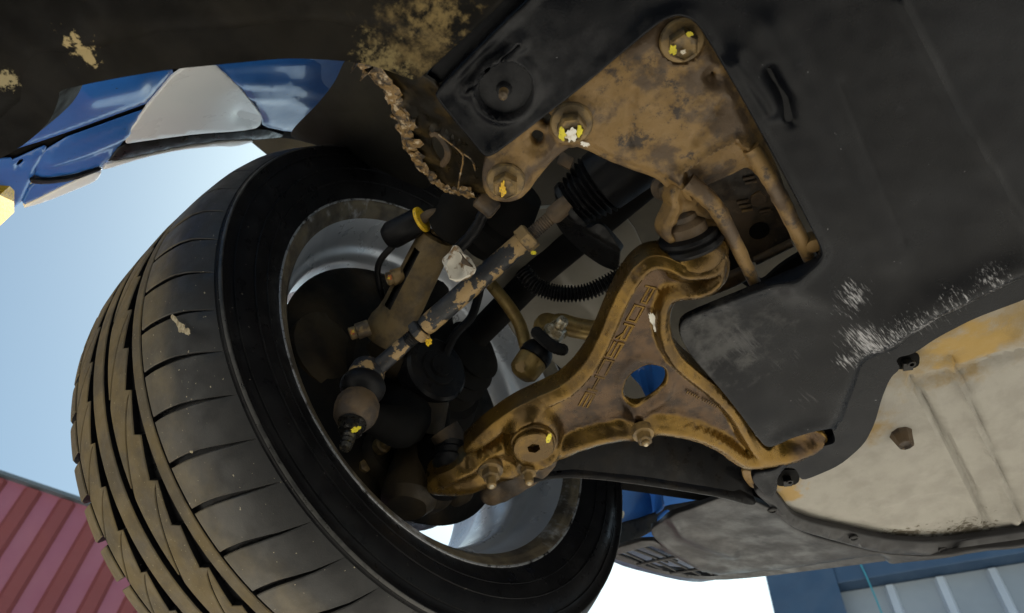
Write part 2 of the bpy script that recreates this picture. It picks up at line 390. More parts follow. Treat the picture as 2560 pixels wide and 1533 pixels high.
def corrugated(name, p0, p1, top, mat_panel, mat_rib, pitch, rib_w, rib_d, label, trim=True):
    """Clad wall from p0 to p1 (ground points): flat panels with raised ribs, each a part."""
    p0, p1 = Vector(p0), Vector(p1); d = (p1 - p0).normalized(); ln = (p1 - p0).length; nrm = Vector((-d.y, d.x, 0))
    if nrm.dot(Vector((0, 0, 0)) - p0) < 0: nrm = -nrm
    root = empty(name, p0); tag(root, label, 'building')
    pm = MB().box((0, 0, top / 2), d * ((pitch - .004) / 2), nrm * .006, Vector((0, 0, top / 2))); pm = pm.build('wall_panel', mat_panel, None, smooth=False).data
    w1, w2 = rib_w / 2, rib_w * .3; vs = []
    for z in (0, top - .02):
        for (a, b) in ((-w1, .006), (-w2, .006 + rib_d), (w2, .006 + rib_d), (w1, .006)): vs.append(d * a + nrm * b + Vector((0, 0, z)))
    rm = MB().add(vs, [(0, 1, 5, 4), (1, 2, 6, 5), (2, 3, 7, 6), (4, 5, 6, 7), (0, 3, 2, 1), (0, 4, 7, 3)]).build('rib', mat_rib, None, smooth=False).data
    for o in [o for o in bpy.data.objects if o.data in (pm, rm)]: bpy.data.objects.remove(o)
    n = int(ln / pitch)
    for i in range(n):
        for nm, me, k in (('wall_panel', pm, .5), ('rib', rm, 1.0)):
            o = bpy.data.objects.new(nm, me); COL.objects.link(o); o.parent = root; o.location = d * (pitch * (i + k))
    return root, d, nrm, ln
# red clad building beside the yard
a, b = U(0, 1195, 3.3), U(210, 1265, 3.3); dv = (b - a).normalized(); dv.z = 0
q0 = Vector((a.x, a.y, 0)) - dv * 5; q1 = q0 + dv * 11
rb, d_, n_, ln_ = corrugated('red_building', q0, q1, a.z, m_red, m_redrib, .25, .13, .035, 'red corrugated metal building whose roof edge stands beyond the tyre')
MB().box(q0 + d_ * 5.5 + Vector((0, 0, a.z + .014)) - n_ * .03, d_ * 5.55, n_ * .09, Vector((0, 0, .014))).build('roof_trim', m_trim, rb, smooth=False)
MB().box(q0 + d_ * 5.5 + Vector((0, 0, a.z / 2)) - n_ * 2.03, d_ * 5.5, n_ * 2.0, Vector((0, 0, a.z / 2 - .02))).build('wall_core', m_redrib, rb, smooth=False)
# blue framed shed
a, b = U(2100, 1480, 3.6), U(2500, 1415, 3.6); dv = (b - a).normalized(); dv.z = 0; zt = a.z
s0 = Vector((a.x, a.y, 0)); s1 = s0 + dv * 7
sb, d_, n_, ln_ = corrugated('blue_framed_shed', s0, s1, zt - .01, m_door, m_doorrib, .40, .09, .04, 'grey panelled shed with a blue steel frame behind the bumper')
MB().box(s0 - d_ * .288 + n_ * .06 + Vector((0, 0, (zt + .35) / 2)), d_ * .29, n_ * .12, Vector((0, 0, (zt + .35) / 2))).build('corner_post', m_frameblue, sb, smooth=False, bevel=.01)
MB().box(s0 + d_ * 3.5 + n_ * .05 + Vector((0, 0, zt + .22)), d_ * 3.50, n_ * .10, Vector((0, 0, .22))).build('lintel', m_frameblue, sb, smooth=False, bevel=.01)
MB().box(s0 + d_ * 3.3 - n_ * 2.05 + Vector((0, 0, zt / 2 + .2)), d_ * 3.8, n_ * 2.0, Vector((0, 0, zt / 2 + .2))).build('wall_core', m_frameblue, sb, smooth=False)
ct = U(2148, 1420, 3.75); ct = Vector((s0 + d_ * (ct - s0).dot(d_) + n_ * .17)); ct.z = zt + .30
cp = [ct + Vector((0, 0, -k * .45)) + d_ * (.02 * k + .02 * math.sin(k * 1.3)) + n_ * (.012 * k) for k in range(int(ct.z / .45) + 1)] 
cp.append(Vector((cp[-1].x, cp[-1].y, .01)))
tag(MB().tube(crom(cp, 4), .007, 8).build('hanging_cable', m_cable), 'thin teal cable hanging down the grey panelled shed', 'cable')

# ------------------------------------------------------------------ the car
WC = CAM + Vector((-.48357845, .37088179, .61766725))       # centre of the wheel's inboard flange
car = tag(empty('car', (.35, -.6, CAMZ + .45)), 'blue and white car on a lift with its front wheel hanging', 'car')

# ---- tyre and wheel (a = metres outboard of the inboard flange)
def wheel_lathe(name, prof, m, parent, n=128, angle=30):
    v = []; f = []
    for (a_, r) in prof:
        for j in range(n):
            t = 2 * math.pi * j / n; v.append(WC + Vector((-a_, r * math.cos(t), r * math.sin(t))))
    k = len(prof)
    for i in range(k - 1):
        for j in range(n): f.append((i * n + j, i * n + (j + 1) % n, (i + 1) * n + (j + 1) % n, (i + 1) * n + j))
    return MB().add(v, f).build(name, m, parent, angle)
def crp(pts, k=5): return [(p.x, p.y) for p in crom([(x, y, 0) for x, y in pts], k)]
carc = crp([(.022, .220), (.004, .226), (-.004, .236), (-.013, .255), (-.0165, .275), (-.0135, .292)], 5) + [(-.0145, .2965), (-.0155, .2985), (-.0155, .3005), (-.0125, .3025), (-.0105, .3025)] + \
    crp([(-.010, .303), (.004, .3085), (.022, .314), (.07, .3185), (.12, .320), (.17, .3175), (.205, .3145), (.226, .3095), (.236, .302), (.243, .285), (.243, .262), (.232, .238), (.214, .226), (.205, .220)], 5)
tyre = wheel_lathe('tyre', carc, m_side, car)
def rtop(a_):
    xs = [-.0105, 0, .012, .03, .06, .11, .16, .19, .21, .228, .238]; ys = [.3040, .3105, .3170, .3215, .3245, .3265, .3255, .3240, .3220, .3180, .3110]
    return float(np.interp(a_, xs, ys))
def rubber_sides(me, c=None):
    me.materials.append(m_side); c = c or Vector()
    for p in me.polygons:
        q = p.center - c; p.material_index = 0 if math.hypot(q.y, q.z) > rtop(-q.x) - .0012 else 1
def tread_block(name, rows, depth, m, n_th=3, bev=.0009):
    """rows: (a, theta_start, theta_end) in metres / degrees; a rubber block raised from the carcass."""
    mb = MB(); v = []; f = []; nr = len(rows); nc = n_th + 1
    def P(a_, th, r): t = math.radians(th); return Vector((-a_, r * math.cos(t), r * math.sin(t)))
    lay = []
    for (ins, dr) in ((bev, 0), (0, -bev), (0, -depth)):
        k0 = len(v)
        for i, (a_, t0, t1) in enumerate(rows):
            aa = a_ + (ins if i == 0 else -ins if i == nr - 1 else 0); ta = math.degrees(ins / .32)
            for j in range(nc):
                th = (t0 + ta) + (t1 - t0 - 2 * ta) * j / n_th; v.append(P(aa, th, rtop(a_) + dr))
        lay.append(k0)
    id_ = lambda l, i, j: lay[l] + i * nc + j
    for i in range(nr - 1):
        for j in range(n_th): f.append((id_(0, i, j), id_(0, i, j + 1), id_(0, i + 1, j + 1), id_(0, i + 1, j)))
    loop = [(0, j) for j in range(nc)] + [(i, nc - 1) for i in range(1, nr)] + [(nr - 1, j) for j in range(nc - 2, -1, -1)] + [(i, 0) for i in range(nr - 2, 0, -1)]
    for l in (0, 1):
        for q in range(len(loop)):
            a0, b0 = loop[q], loop[(q + 1) % len(loop)]; f.append((id_(l, *a0), id_(l + 1, *a0), id_(l + 1, *b0), id_(l, *b0)))
    ob = mb.add(v, f).build(name, m, None, 32); me = ob.data; rubber_sides(me); bpy.data.objects.remove(ob); return me
def ring_copies(name, me, n, th0=0):
    for i in range(n):
        o = bpy.data.objects.new(name, me); COL.objects.link(o); o.parent = tyre; o.location = WC
        o.rotation_euler = (math.radians(th0 + i * 360 / n), 0, 0)
NB = 48; pit = 360 / NB
def lin(a0, a1, k): return [a0 + (a1 - a0) * i / (k - 1) for i in range(k)]
sl = lambda a_: 3.4 * (max(0, .0735 - a_) / .08) ** 1.7       # slot sweep in degrees
gp = lambda a_: .42 * min(1, (a_ + .010) / .05)
me = tread_block('shoulder_block', [(a_, sl(a_) + gp(a_), sl(a_) + pit - gp(a_)) for a_ in lin(-.0095, .0735, 12)], .009, m_shoulder, 4)
ring_copies('shoulder_block', me, NB, 3)
me = tread_block('outer_block', [(a_, .8, pit - .8) for a_ in lin(.2075, .2370, 5)], .010, m_tread, 4)
ring_copies('outer_block', me, NB, 6)
def ringrib(name, a0, a1, depth=.010):
    o = wheel_lathe(name, [(a0, rtop(a0) - depth), (a0, rtop(a0) - .0009), (a0 + .0009, rtop(a0)), ((a0 + a1) / 2, rtop((a0 + a1) / 2)), (a1 - .0009, rtop(a1)), (a1, rtop(a1) - .0009), (a1, rtop(a1) - depth)], m_tread, tyre); rubber_sides(o.data, WC)
ringrib('tread_rib', .0760, .0895); ringrib('tread_rib', .1430, .1640)
# swept blades: each starts in a hook beside one groove and tails off along the next
def blade(a_r, a_l, p, wav, depth=.010, bev=.0008, nc=4):
    rows = []; K = 40; w_ = a_l - a_r; sip = lambda f: a_r + .0015 + w_ * min(1, max(0, f / (p * 1.05))) ** .72
    for i in range(K + 1):
        f = i / K * p * 2.0
        if f <= p:
            lo = a_r + wav * (f % (p * wavn)) / (p * wavn); hi = min(a_l, sip(f) - .0004) if f > .3 else lo + .0012
        else: lo = sip(f - p) + .0011; hi = a_l
        hi = max(hi, lo + .0005)
        if lo >= a_l - .0006: break
        rows.append((f, lo, min(hi, a_l)))
    def P(a_, th, r): t = math.radians(th); return Vector((-a_, r * math.cos(t), r * math.sin(t)))
    v = []; f_ = []; R_ = len(rows); n1 = nc + 1
    for (ins, dr) in ((bev, 0), (0, -bev), (0, -depth)):
        for i, (th, lo, hi) in enumerate(rows):
            k = min(ins, (hi - lo) * .3)
            for j in range(n1): a_ = lo + k + (hi - lo - 2 * k) * j / nc; v.append(P(a_, th, rtop(a_) + dr))
    id_ = lambda l, i, j: l * R_ * n1 + i * n1 + j
    for i in range(R_ - 1):
        for j in range(nc): f_.append((id_(0, i, j), id_(0, i, j + 1), id_(0, i + 1, j + 1), id_(0, i + 1, j)))
    loop = [(0, j) for j in range(n1)] + [(i, nc) for i in range(1, R_)] + [(R_ - 1, j) for j in range(nc - 1, -1, -1)] + [(i, 0) for i in range(R_ - 2, 0, -1)]
    for l in (0, 1):
        for q in range(len(loop)):
            a0, b0 = loop[q], loop[(q + 1) % len(loop)]; f_.append((id_(l, *a0), id_(l + 1, *a0), id_(l + 1, *b0), id_(l, *b0)))
    ob = MB().add(v, f_).build('tread_blade', m_tread, None, 32); me = ob.data; rubber_sides(me); bpy.data.objects.remove(ob); return me
wavn = .5; ring_copies('tread_blade', blade(.0955, .1335, 15.0, .0100), 24, 3.6)
wavn = 1.0; ring_copies('tread_blade', blade(.1700, .2040, 7.5, .0085), 48, 6.5)

# fine moulded rings on the sidewall
m_ring = mat('sidewall_ring', (.035, .034, .032), (.012, .012, .012), 60, (.45, .6), rough=.4)
for (a_, r_, w_) in ((-.0152, .3005, .0013), (-.0172, .268, .0006), (-.0125, .2525, .0007), (-.0158, .2880, .0005)):
    wheel_lathe('sidewall_ring', [(a_ + w_ * 1.4, r_ - w_ * 1.2), (a_ - w_ * .6, r_ - w_ * .6), (a_ - w_ * .8, r_), (a_ - w_ * .5, r_ + w_ * .6), (a_ + w_ * 1.4, r_ + w_ * 1.2)], m_ring if w_ > .001 else m_side, tyre, angle=70)

# ---- wheel rim: barrel, dirty flange, spokes
rim = wheel_lathe('wheel_rim', crp([(.012, .2145), (.022, .2105), (.034, .2065)], 3) + crp([(.040, .205), (.052, .2005), (.060, .192), (.075, .188), (.11, .187), (.135, .189), (.150, .196), (.165, .2035), (.185, .206), (.205, .207), (.214, .215), (.216, .229)], 4), m_alloy, car)
wheel_lathe('rim_flange', crp([(.0125, .2146), (.007, .2185), (.003, .222), (.0005, .2262), (-.002, .2295), (-.0025, .2318), (.0005, .2335), (.004, .2325)], 4), m_rimdirt, rim)
m_edge = mat('chipped_edge', (.34, .35, .37), (.05, .045, .04), 40, (.54, .62), rough=.32, metal=.6, bump=.8, bs=300, bd=.001)
wheel_lathe('rim_edge', [(.0008, .2337), (-.0022, .2343), (-.0036, .2332), (-.0034, .2318), (-.0016, .2308)], m_edge, rim)
wheel_lathe('outer_lip', [(.216, .229), (.219, .231), (.216, .2345), (.208, .2335)], m_alloy, rim)
def spoke(th):
    mb = MB(); v = []; prof = [(.052, .040, .172, .030), (.08, .030, .178, .026), (.12, .026, .190, .022), (.17, .030, .198, .02), (.206, .042, .203, .016)]
    for (r, hw, a_, dp) in prof:
        for (s_, k) in ((-1, 0), (1, 0), (.75, -1), (-.75, -1)):
            t = th + s_ * hw / r * .55; v.append(WC + Vector((-(a_ + k * dp), r * math.cos(t), r * math.sin(t))))
    f = []
    for i in range(len(prof) - 1):
        for j in range(4): f.append((i * 4 + j, i * 4 + (j + 1) % 4, i * 4 + 4 + (j + 1) % 4, i * 4 + 4 + j))
    f += [(0, 1, 2, 3), (16, 19, 18, 17)]
    return mb.add(v, f).build('spoke', m_alloy, rim, bevel=.004)
for k in range(5): spoke(math.radians(16 + 72 * k))
hubc = WC + Vector((-.20, 0, 0)); MB().lathe(hubc, (1, 0, 0), [(0, .03), (0, .062), (.02, .066), (.05, .06)], 40).build('hub_face', m_alloy, rim)
shm = MB().lathe(WC + Vector((-.080, 0, 0)), (1, 0, 0), [(0, .02), (0, .156), (.004, .161), (.008, .159), (.014, .147), (.022, .137), (.026, .10), (.045, .085), (.050, .03)], 96)
for i, p in enumerate(shm.v):                      # the plate is wider towards the rear of the wheel
    q = Vector(p) - WC; th = math.atan2(q.z, q.y); k = 1 + .135 * max(0, min(1, (abs(th) - 1.35) / .5)) if math.hypot(q.y, q.z) > .14 else 1
    shm.v[i] = tuple(WC + Vector((q.x, q.y * k, q.z * k)))
m_brake = mat('brake_dust', (.004, .0038, .0035), (.030, .021, .011), 12, (.46, .72), (.05, .04, .025), 120, (.66, .8), rough=.7, spec=.15, bump=.5, bs=500)
shield = shm.build('brake_shield', m_brake, car)
MB().lathe(WC + Vector((-.118, 0, 0)), (1, 0, 0), [(0, .06), (0, .152), (.024, .152), (.024, .06)], 64).build('brake_disc', m_blackmetal, shield)
MB().lathe(WC + Vector((-.14, -.12, -.03)), (1, 0, 0), [(0, .03), (.0, .05), (.08, .05), (.085, .03)], 24).build('caliper', m_lug, shield)

# ---- hub carrier, drive shaft and what stands in the dark of the wheel
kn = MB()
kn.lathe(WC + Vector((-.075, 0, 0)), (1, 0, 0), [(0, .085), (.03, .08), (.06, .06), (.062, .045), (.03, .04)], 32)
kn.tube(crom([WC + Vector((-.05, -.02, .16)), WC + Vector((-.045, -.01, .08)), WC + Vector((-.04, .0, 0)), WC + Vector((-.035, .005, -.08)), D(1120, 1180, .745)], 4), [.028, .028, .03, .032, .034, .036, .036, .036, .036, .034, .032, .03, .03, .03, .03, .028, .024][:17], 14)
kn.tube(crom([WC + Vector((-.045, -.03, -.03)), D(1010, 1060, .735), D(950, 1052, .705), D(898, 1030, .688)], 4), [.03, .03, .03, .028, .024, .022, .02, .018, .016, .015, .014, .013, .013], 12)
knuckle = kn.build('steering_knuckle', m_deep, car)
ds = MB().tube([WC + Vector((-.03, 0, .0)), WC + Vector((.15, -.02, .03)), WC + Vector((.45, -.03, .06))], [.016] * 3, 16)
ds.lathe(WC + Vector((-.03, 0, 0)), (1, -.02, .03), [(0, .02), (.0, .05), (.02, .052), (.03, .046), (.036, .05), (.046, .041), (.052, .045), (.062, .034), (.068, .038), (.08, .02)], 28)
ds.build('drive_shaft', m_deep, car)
MB().tube(crom([D(1110, 1075, .742), D(1140, 1130, .738), D(1128, 1175, .735)], 4), .016, 14).build('knuckle_lug', m_dark_rust, knuckle)
bt = D(1130, 1140, .73); MB().lathe(bt, DOWN, [(-.012, .014), (-.008, .018), (-.003, .016), (.001, .0185), (.006, .0165), (.010, .0185), (.016, .0165), (.02, .012)], 28).build('ball_joint_boot', m_black, knuckle)

# ---- undertray
pl_tray = H(.48)
tray_out = [(1093, 228), (1104, 246), (1205, 372), (1218, 384), (1236, 376), (1300, 328), (1480, 186), (1622, 66), (1650, 44), (1692, 28), (1732, 38), (1762, 72), (1850, 222), (1960, 424), (2052, 604), (2060, 632), (2044, 655), (1990, 682), (1850, 738),
            (1722, 790), (1704, 806), (1702, 832), (1726, 872), (1790, 945), (1850, 1020), (1888, 1072), (1912, 1106), (1930, 1108), (1980, 1086), (2030, 1070), (2074, 1067), (2088, 1078), (2097, 1108), (2090, 1120), (2050, 1130), (1990, 1156), (1930, 1172), (1886, 1178),
            (1882, 1196), (1916, 1232), (1928, 1236), (1938, 1216), (1938, 1190), (1956, 1175), (1985, 1174), (2000, 1184), (2008, 1206), (2030, 1200), (2100, 1170), (2160, 1118), (2186, 1066), (2204, 1000), (2226, 950), (2250, 930), (2238, 912), (2248, 898), (2286, 890), (2340, 852), (2440, 800), (2560, 756), (2800, 660), (3300, 520), (3500, -700), (1900, -700), (1480, -180), (1313, 12), (1300, 22)]
slit = cc(c2, [(915, 650), (930, 615), (1060, 525), (1090, 490), (1092, 462), (1150, 430), (1170, 395), (1195, 380), (1255, 335), (1290, 290), (1325, 295), (1330, 325), (1290, 350), (1190, 425), (1100, 490), (1060, 545), (970, 640), (935, 665)])
def tray_relief(P, ed):
    r = .0022 * wob(P, .004, 3) + .0006 * wob(P, .02, 5)
    r += .0035 * np.exp(-(ed / 14) ** 2)                               # slightly turned edge
    d = np.hypot(P[:, 0] - 1262, P[:, 1] - 222); up = ss(d, 74, 58)
    r += -.013 * up + .003 * np.exp(-((d - 78) / 12) ** 2)
    r += -.0014 * gline(P, [(2105, 210), (2180, 400), (2262, 600)], 11) + .004 * gline(P, [(1930, 60), (2080, 330), (2230, 640)], 40)
    r += .007 * gline(P, [(1840, 150), (1905, 235), (1925, 270)], 26) - .0055 * gline(P, [(1925, 180), (1965, 250), (1975, 300)], 16)
    r += .010 * gline(P, [(1990, 700), (2110, 760), (2240, 850), (2330, 760), (2560, 670)], 48)
    r += -.016 * ss(segdist([(2020, 1180), (2160, 1100), (2210, 960), (2300, 880), (2560, 750), (3000, 600)], P, False), 95, 5)
    r += .005 * gline(P, [(1740, 860), (1830, 960), (1900, 1060)], 35)
    r += .003 * gline(P, [(2250, 0), (2400, 300), (2560, 560)], 14)
    return r
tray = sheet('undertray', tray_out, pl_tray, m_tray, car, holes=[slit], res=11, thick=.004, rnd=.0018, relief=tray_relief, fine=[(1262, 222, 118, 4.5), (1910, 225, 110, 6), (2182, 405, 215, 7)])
cp0 = U(1262, 210, .4925)
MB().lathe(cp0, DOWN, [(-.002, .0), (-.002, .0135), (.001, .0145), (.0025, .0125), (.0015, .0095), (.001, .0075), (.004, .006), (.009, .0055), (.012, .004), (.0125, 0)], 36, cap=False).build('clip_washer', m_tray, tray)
MB().lathe(cp0 + DOWN * .0125, DOWN, [(0, .0), (0, .0032), (.008, .003), (.010, .001), (.010, 0)], 14, cap=False).build('clip_stud', m_tan, tray)
for (x, y) in ((1968, 1204), (2268, 912)):
    b0 = U(x, y, .492); mbc = MB().box(b0, Vector((.0035, .002, 0)), Vector((-.002, .004, 0)), Vector((0, 0, .003))); mbc.lathe(b0 + Vector((.004, -.004, -.004)), DOWN, [(0, .0036), (.002, .0034), (.002, .002), (0, .002)], 16); mbc.build('panel_clip', m_blackmetal, tray)
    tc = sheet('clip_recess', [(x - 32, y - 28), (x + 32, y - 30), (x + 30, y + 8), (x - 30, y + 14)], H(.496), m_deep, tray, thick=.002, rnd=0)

# trim strip beside the tray and the dusty panel behind the wheel
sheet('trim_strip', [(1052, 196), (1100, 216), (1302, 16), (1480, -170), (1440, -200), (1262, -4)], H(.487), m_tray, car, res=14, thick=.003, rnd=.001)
def sill_relief(P, ed):
    edge = [(1040, 196), (960, 168), (890, 150), (800, 143), (700, 140), (560, 154), (400, 170), (250, 196), (130, 222), (128, 250), (108, 300), (57, 350), (0, 388), (-200, 480)]
    e = segdist(edge, P, False)
    r = -.035 * (1 - np.clip(e / 120, 0, 1)) ** 2 + .003 * wob(P, .006, 9) + .0012 * wob(P, .03, 2)
    r += -.0025 * gline(P, [(985, 0), (935, 100), (925, 150)], 7)
    return r
sill = sheet('sill_tray', [(1044, 190), (1030, 196), (960, 168), (890, 150), (800, 143), (700, 140), (560, 154), (400, 170), (250, 196), (130, 222), (128, 250), (108, 300), (57, 350), (0, 388), (-200, 480), (-700, 600), (-900, -300), (-200, -900), (1200, -700), (1430, -210), (1255, -6)], H(.455), m_sill, car, res=16, thick=.004, rnd=.003, relief=sill_relief)

# torn flange between the dusty panel and the tray
pl_fl = P3(U(890, 155, .50), U(1080, 230, .487), U(1195, 480, .555))
fl_hole = cc(c2, [(668, 1010), (690, 950), (715, 940), (760, 985), (800, 1060), (795, 1120), (765, 1165), (735, 1155), (700, 1120), (675, 1070)])
fl_edge = cc(c2, [(140, 435), (220, 490), (300, 560), (360, 625), (395, 700), (425, 790), (470, 890), (490, 960), (520, 1050), (580, 1150), (650, 1220), (730, 1300), (830, 1355), (930, 1375), (1010, 1385)])
flange = sheet('torn_flange', fl_edge + cc(c2, [(1080, 1385), (1110, 1300), (1100, 1150), (1080, 1080), (900, 850), (720, 620), (600, 540), (450, 470), (300, 420)]), pl_fl, m_flap, car, holes=[fl_hole], res=11, thick=.003, rnd=.001, jag=1.2,
               relief=lambda P, ed: .004 * wob(P, .02, 1) + .0045 * gline(P, cc(c2, [(480, 740), (550, 830), (530, 890)]), 5) + .005 * gline(P, cc(c2, [(700, 920), (900, 1040), (920, 1100), (880, 1340)]), 6))
fe = [pl_fl.at(*p) + pl_fl.n * .003 for p in fl_edge]; fe = crom(fe, 9); fr = MB()
fe = [p + mnoise.noise_vector(p * 160) * .0022 for p in fe]
ew = [.007 + .016 * abs(mnoise.noise(p * 38)) + .006 * abs(mnoise.noise(p * 260)) for p in fe]; tang = [(fe[min(i + 1, len(fe) - 1)] - fe[max(i - 1, 0)]).normalized() for i in range(len(fe))]
vs_ = []; nf = len(fe)
for i in range(nf):
    o_ = tang[i].cross(pl_fl.n); o_ = o_ if o_.dot(pl_fl.at(1130, 300) - fe[i]) > 0 else -o_
    for k, hgt in ((0, .0), (.25, .0022), (.55, .0014), (.8, .0020), (1, -.0002)): vs_.append(fe[i] + o_ * (ew[i] * k) + pl_fl.n * (hgt + .0022 * mnoise.noise(fe[i] * 330 + o_ * k * 3)))
fr.add(vs_, [(i * 5 + k, i * 5 + k + 1, i * 5 + k + 6, i * 5 + k + 5) for i in range(nf - 1) for k in range(4)])
fr.tube(fe, [.0007 + .0014 * abs(mnoise.noise(p * 230)) for p in fe], 6); fr.rough(.0007, 700); fr.build('frayed_edge', m_fray, flange)
f2 = MB(); pth = [pl_fl.at(*p) + pl_fl.n * .0025 for p in fl_edge[5:]]; pth = [p + mnoise.noise_vector(p * 120 + Vector((5, 5, 5))) * .004 for p in crom(pth, 8)]
f2.tube(pth, [.0008 + .0018 * abs(mnoise.noise(p * 300 + Vector((9, 1, 4)))) for p in pth], 6); f2.build('frayed_edge', m_fray, flange)
hl = [pl_fl.at(*p) + pl_fl.n * .001 for p in fl_hole[1:7]]; MB().tube(crom(hl, 5), .0028, 8).rough(.0004, 500).build('hole_lip', m_dark_rust, flange)
for seg in ([(480, 740), (550, 830), (530, 890), (515, 910)], [(750, 920), (900, 1040), (925, 1100), (900, 1220), (880, 1345)], [(930, 1060), (990, 1110), (1010, 1180)]):
    MB().tube(crom([pl_fl.at(*c2(*p)) + pl_fl.n * .005 for p in seg], 6), .0007, 6).rough(.0004, 600).build('torn_thread', m_fray, flange)

# ---- wheel arch: painted panels on the rear of the arch
pa = P3(D(50, 515, .86), D(640, 350, 1.0), D(445, 170, .74))
fender = sheet('arch_backing', cc(c1, [(-700, 560), (300, 560), (900, 470), (1400, 415), (1800, 375), (2300, 380), (2420, 430), (2700, 700), (2840, 1120), (2500, 1080), (1920, 905), (1690, 930), (1500, 935), (1200, 975), (900, 1046), (720, 1082), (640, 1120), (480, 1165), (230, 1185), (-700, 1420)]), pa.off(-.007), m_deep, car, res=22, thick=.004)
wv = lambda P, ed: .005 * gline(P, cc(c1, [(600, 620), (900, 560)]), 30) + .004 * gline(P, cc(c1, [(1500, 540), (1900, 560), (2200, 640)]), 16) + .004 * gline(P, cc(c1, [(1600, 640), (1900, 640), (2150, 740)]), 13) - .012 * ss(P[:, 0], 760, 900) - .0035 * ss(ed, 12, 0)
wv2 = lambda P, ed: .0035 * gline(P, cc(c1, [(350, 1080), (600, 990), (860, 880)]), 12) - .0025 * gline(P, cc(c1, [(260, 1140), (560, 1080), (760, 1000)]), 10) - .002 * ss(ed, 6, 0)
sheet('blue_panel', cc(c1, [(-500, 720), (300, 560), (600, 515), (900, 476), (1190, 458), (985, 694), (960, 706), (340, 930), (0, 1035), (-500, 1180)]), pa, m_blue, fender, res=10, thick=.003, relief=wv, it=1)
sheet('blue_panel', cc(c1, [(330, 972), (965, 742), (970, 748), (716, 1082), (670, 1118), (480, 1166), (310, 1188), (228, 1186)]), pa.off(-.001), m_blue, fender, res=10, thick=.003, relief=wv2, it=1)
sheet('blue_panel', cc(c1, [(85, 1085), (300, 985), (308, 992), (212, 1205), (130, 1378), (0, 1410), (-500, 1520), (-500, 1130), (70, 1062)]), pa.off(-.001), m_blue, fender, res=10, thick=.003, relief=wv2, it=1, holes=[cc(c1, [(105, 1105), (130, 1070), (165, 1060), (175, 1080), (150, 1105), (120, 1118)])])
sheet('white_panel', cc(c1, [(1192, 462), (1398, 425), (1560, 560), (1680, 700), (1735, 790), (1725, 850), (1600, 868), (1300, 888), (1000, 928), (808, 956), (975, 726), (983, 708)]), pa.off(.0004), m_white, fender, res=10, thick=.003, it=1, relief=lambda P, ed: -.004 * gline(P, cc(c1, [(1600, 770), (1720, 800)]), 18))
sheet('arch_seal', cc(c1, [(808, 964), (1000, 936), (1300, 896), (1600, 876), (1745, 854), (1910, 905), (1700, 925), (1500, 932), (1200, 974), (900, 1044), (722, 1080)]), pa.off(-.002), m_blackmetal, fender, res=9, thick=.005, it=1, relief=lambda P, ed: .003 * ss(ed, 0, 10))
sheet('white_lip', cc(c1, [(722, 1090), (900, 1054), (1200, 987), (1500, 942), (1700, 934), (1560, 972), (1440, 968), (1200, 992), (960, 1042), (684, 1130)]), pa.off(.001), m_white, fender, res=8, thick=.004, it=1)
sheet('white_lip', cc(c1, [(136, 1386), (300, 1306), (480, 1215), (672, 1134), (645, 1188), (595, 1220), (300, 1338)]), pa.off(.001), m_white, fender, res=8, thick=.004, it=1)
sheet('blue_lip', cc(c1, [(224, 1216), (300, 1222), (480, 1202), (655, 1140), (470, 1214), (296, 1304), (146, 1376)]), pa.off(-.001), m_blue, fender, res=8, thick=.004, it=1)
sheet('sill_rim', cc(c1, [(215, 1192), (300, 1204), (480, 1186), (660, 1126), (674, 1128), (480, 1200), (300, 1222), (215, 1216)]), pa.off(.002), m_blackmetal, fender, res=8, thick=.004, it=1)
sheet('blue_panel', cc(c1, [(1402, 425), (1600, 402), (1850, 388), (2150, 402), (2400, 420), (2600, 620), (2640, 850), (2250, 890), (1930, 885), (1752, 848), (1742, 790), (1686, 700), (1566, 560)]), pa.off(-.001), m_blue, fender, res=10, thick=.003, relief=wv, it=1)
sheet('arch_liner', [(866, 146), (905, 175), (985, 260), (1020, 380), (1090, 440), (1060, 478), (980, 440), (900, 402), (800, 366), (724, 344), (738, 320), (790, 272), (836, 214)], P3(D(850, 150, .76), D(735, 345, .95), D(1060, 460, .90)), m_liner, car, res=12, thick=.003, relief=lambda P, ed: -.012 * ss(P[:, 1], 330, 200) + .002 * wob(P, .02, 4))  # its dark left edge also stands in for shade on the blue panel

# wheel house roof, floor pan: what closes the car above the suspension
def slab(name, x0, x1, y0, y1, h, m, t=.02):
    return MB().box(((x0 + x1) / 2, (y0 + y1) / 2, CAMZ + h + t / 2), Vector(((x1 - x0) / 2, 0, 0)), Vector((0, (y1 - y0) / 2, 0)), Vector((0, 0, t / 2))).build(name, m, car, smooth=False)
slab('wheel_house', -.735, .9, -.42, 1.25, 1.085, m_liner)
slab('floor_pan', -.62, 1.15, -3.0, -.45, .60, m_deep)
slab('floor_pan', -.15, 1.15, -.445, -.16, .64, m_deep)
slab('floor_pan', .06, 1.15, -.155, 1.02, .62, m_deep)
sheet('inner_wing', [(1240, 560), (1330, 520), (1560, 520), (1640, 700), (1600, 900), (1480, 1010), (1390, 900), (1300, 860), (1225, 720)], P3(D(1280, 640, .80), D(1560, 560, .78), D(1440, 980, .93)), m_wing, car, res=14, thick=.004, relief=lambda P, ed: .012 * gline(P, [(1380, 660), (1500, 790)], 40) + .006 * wob(P, .01, 6))

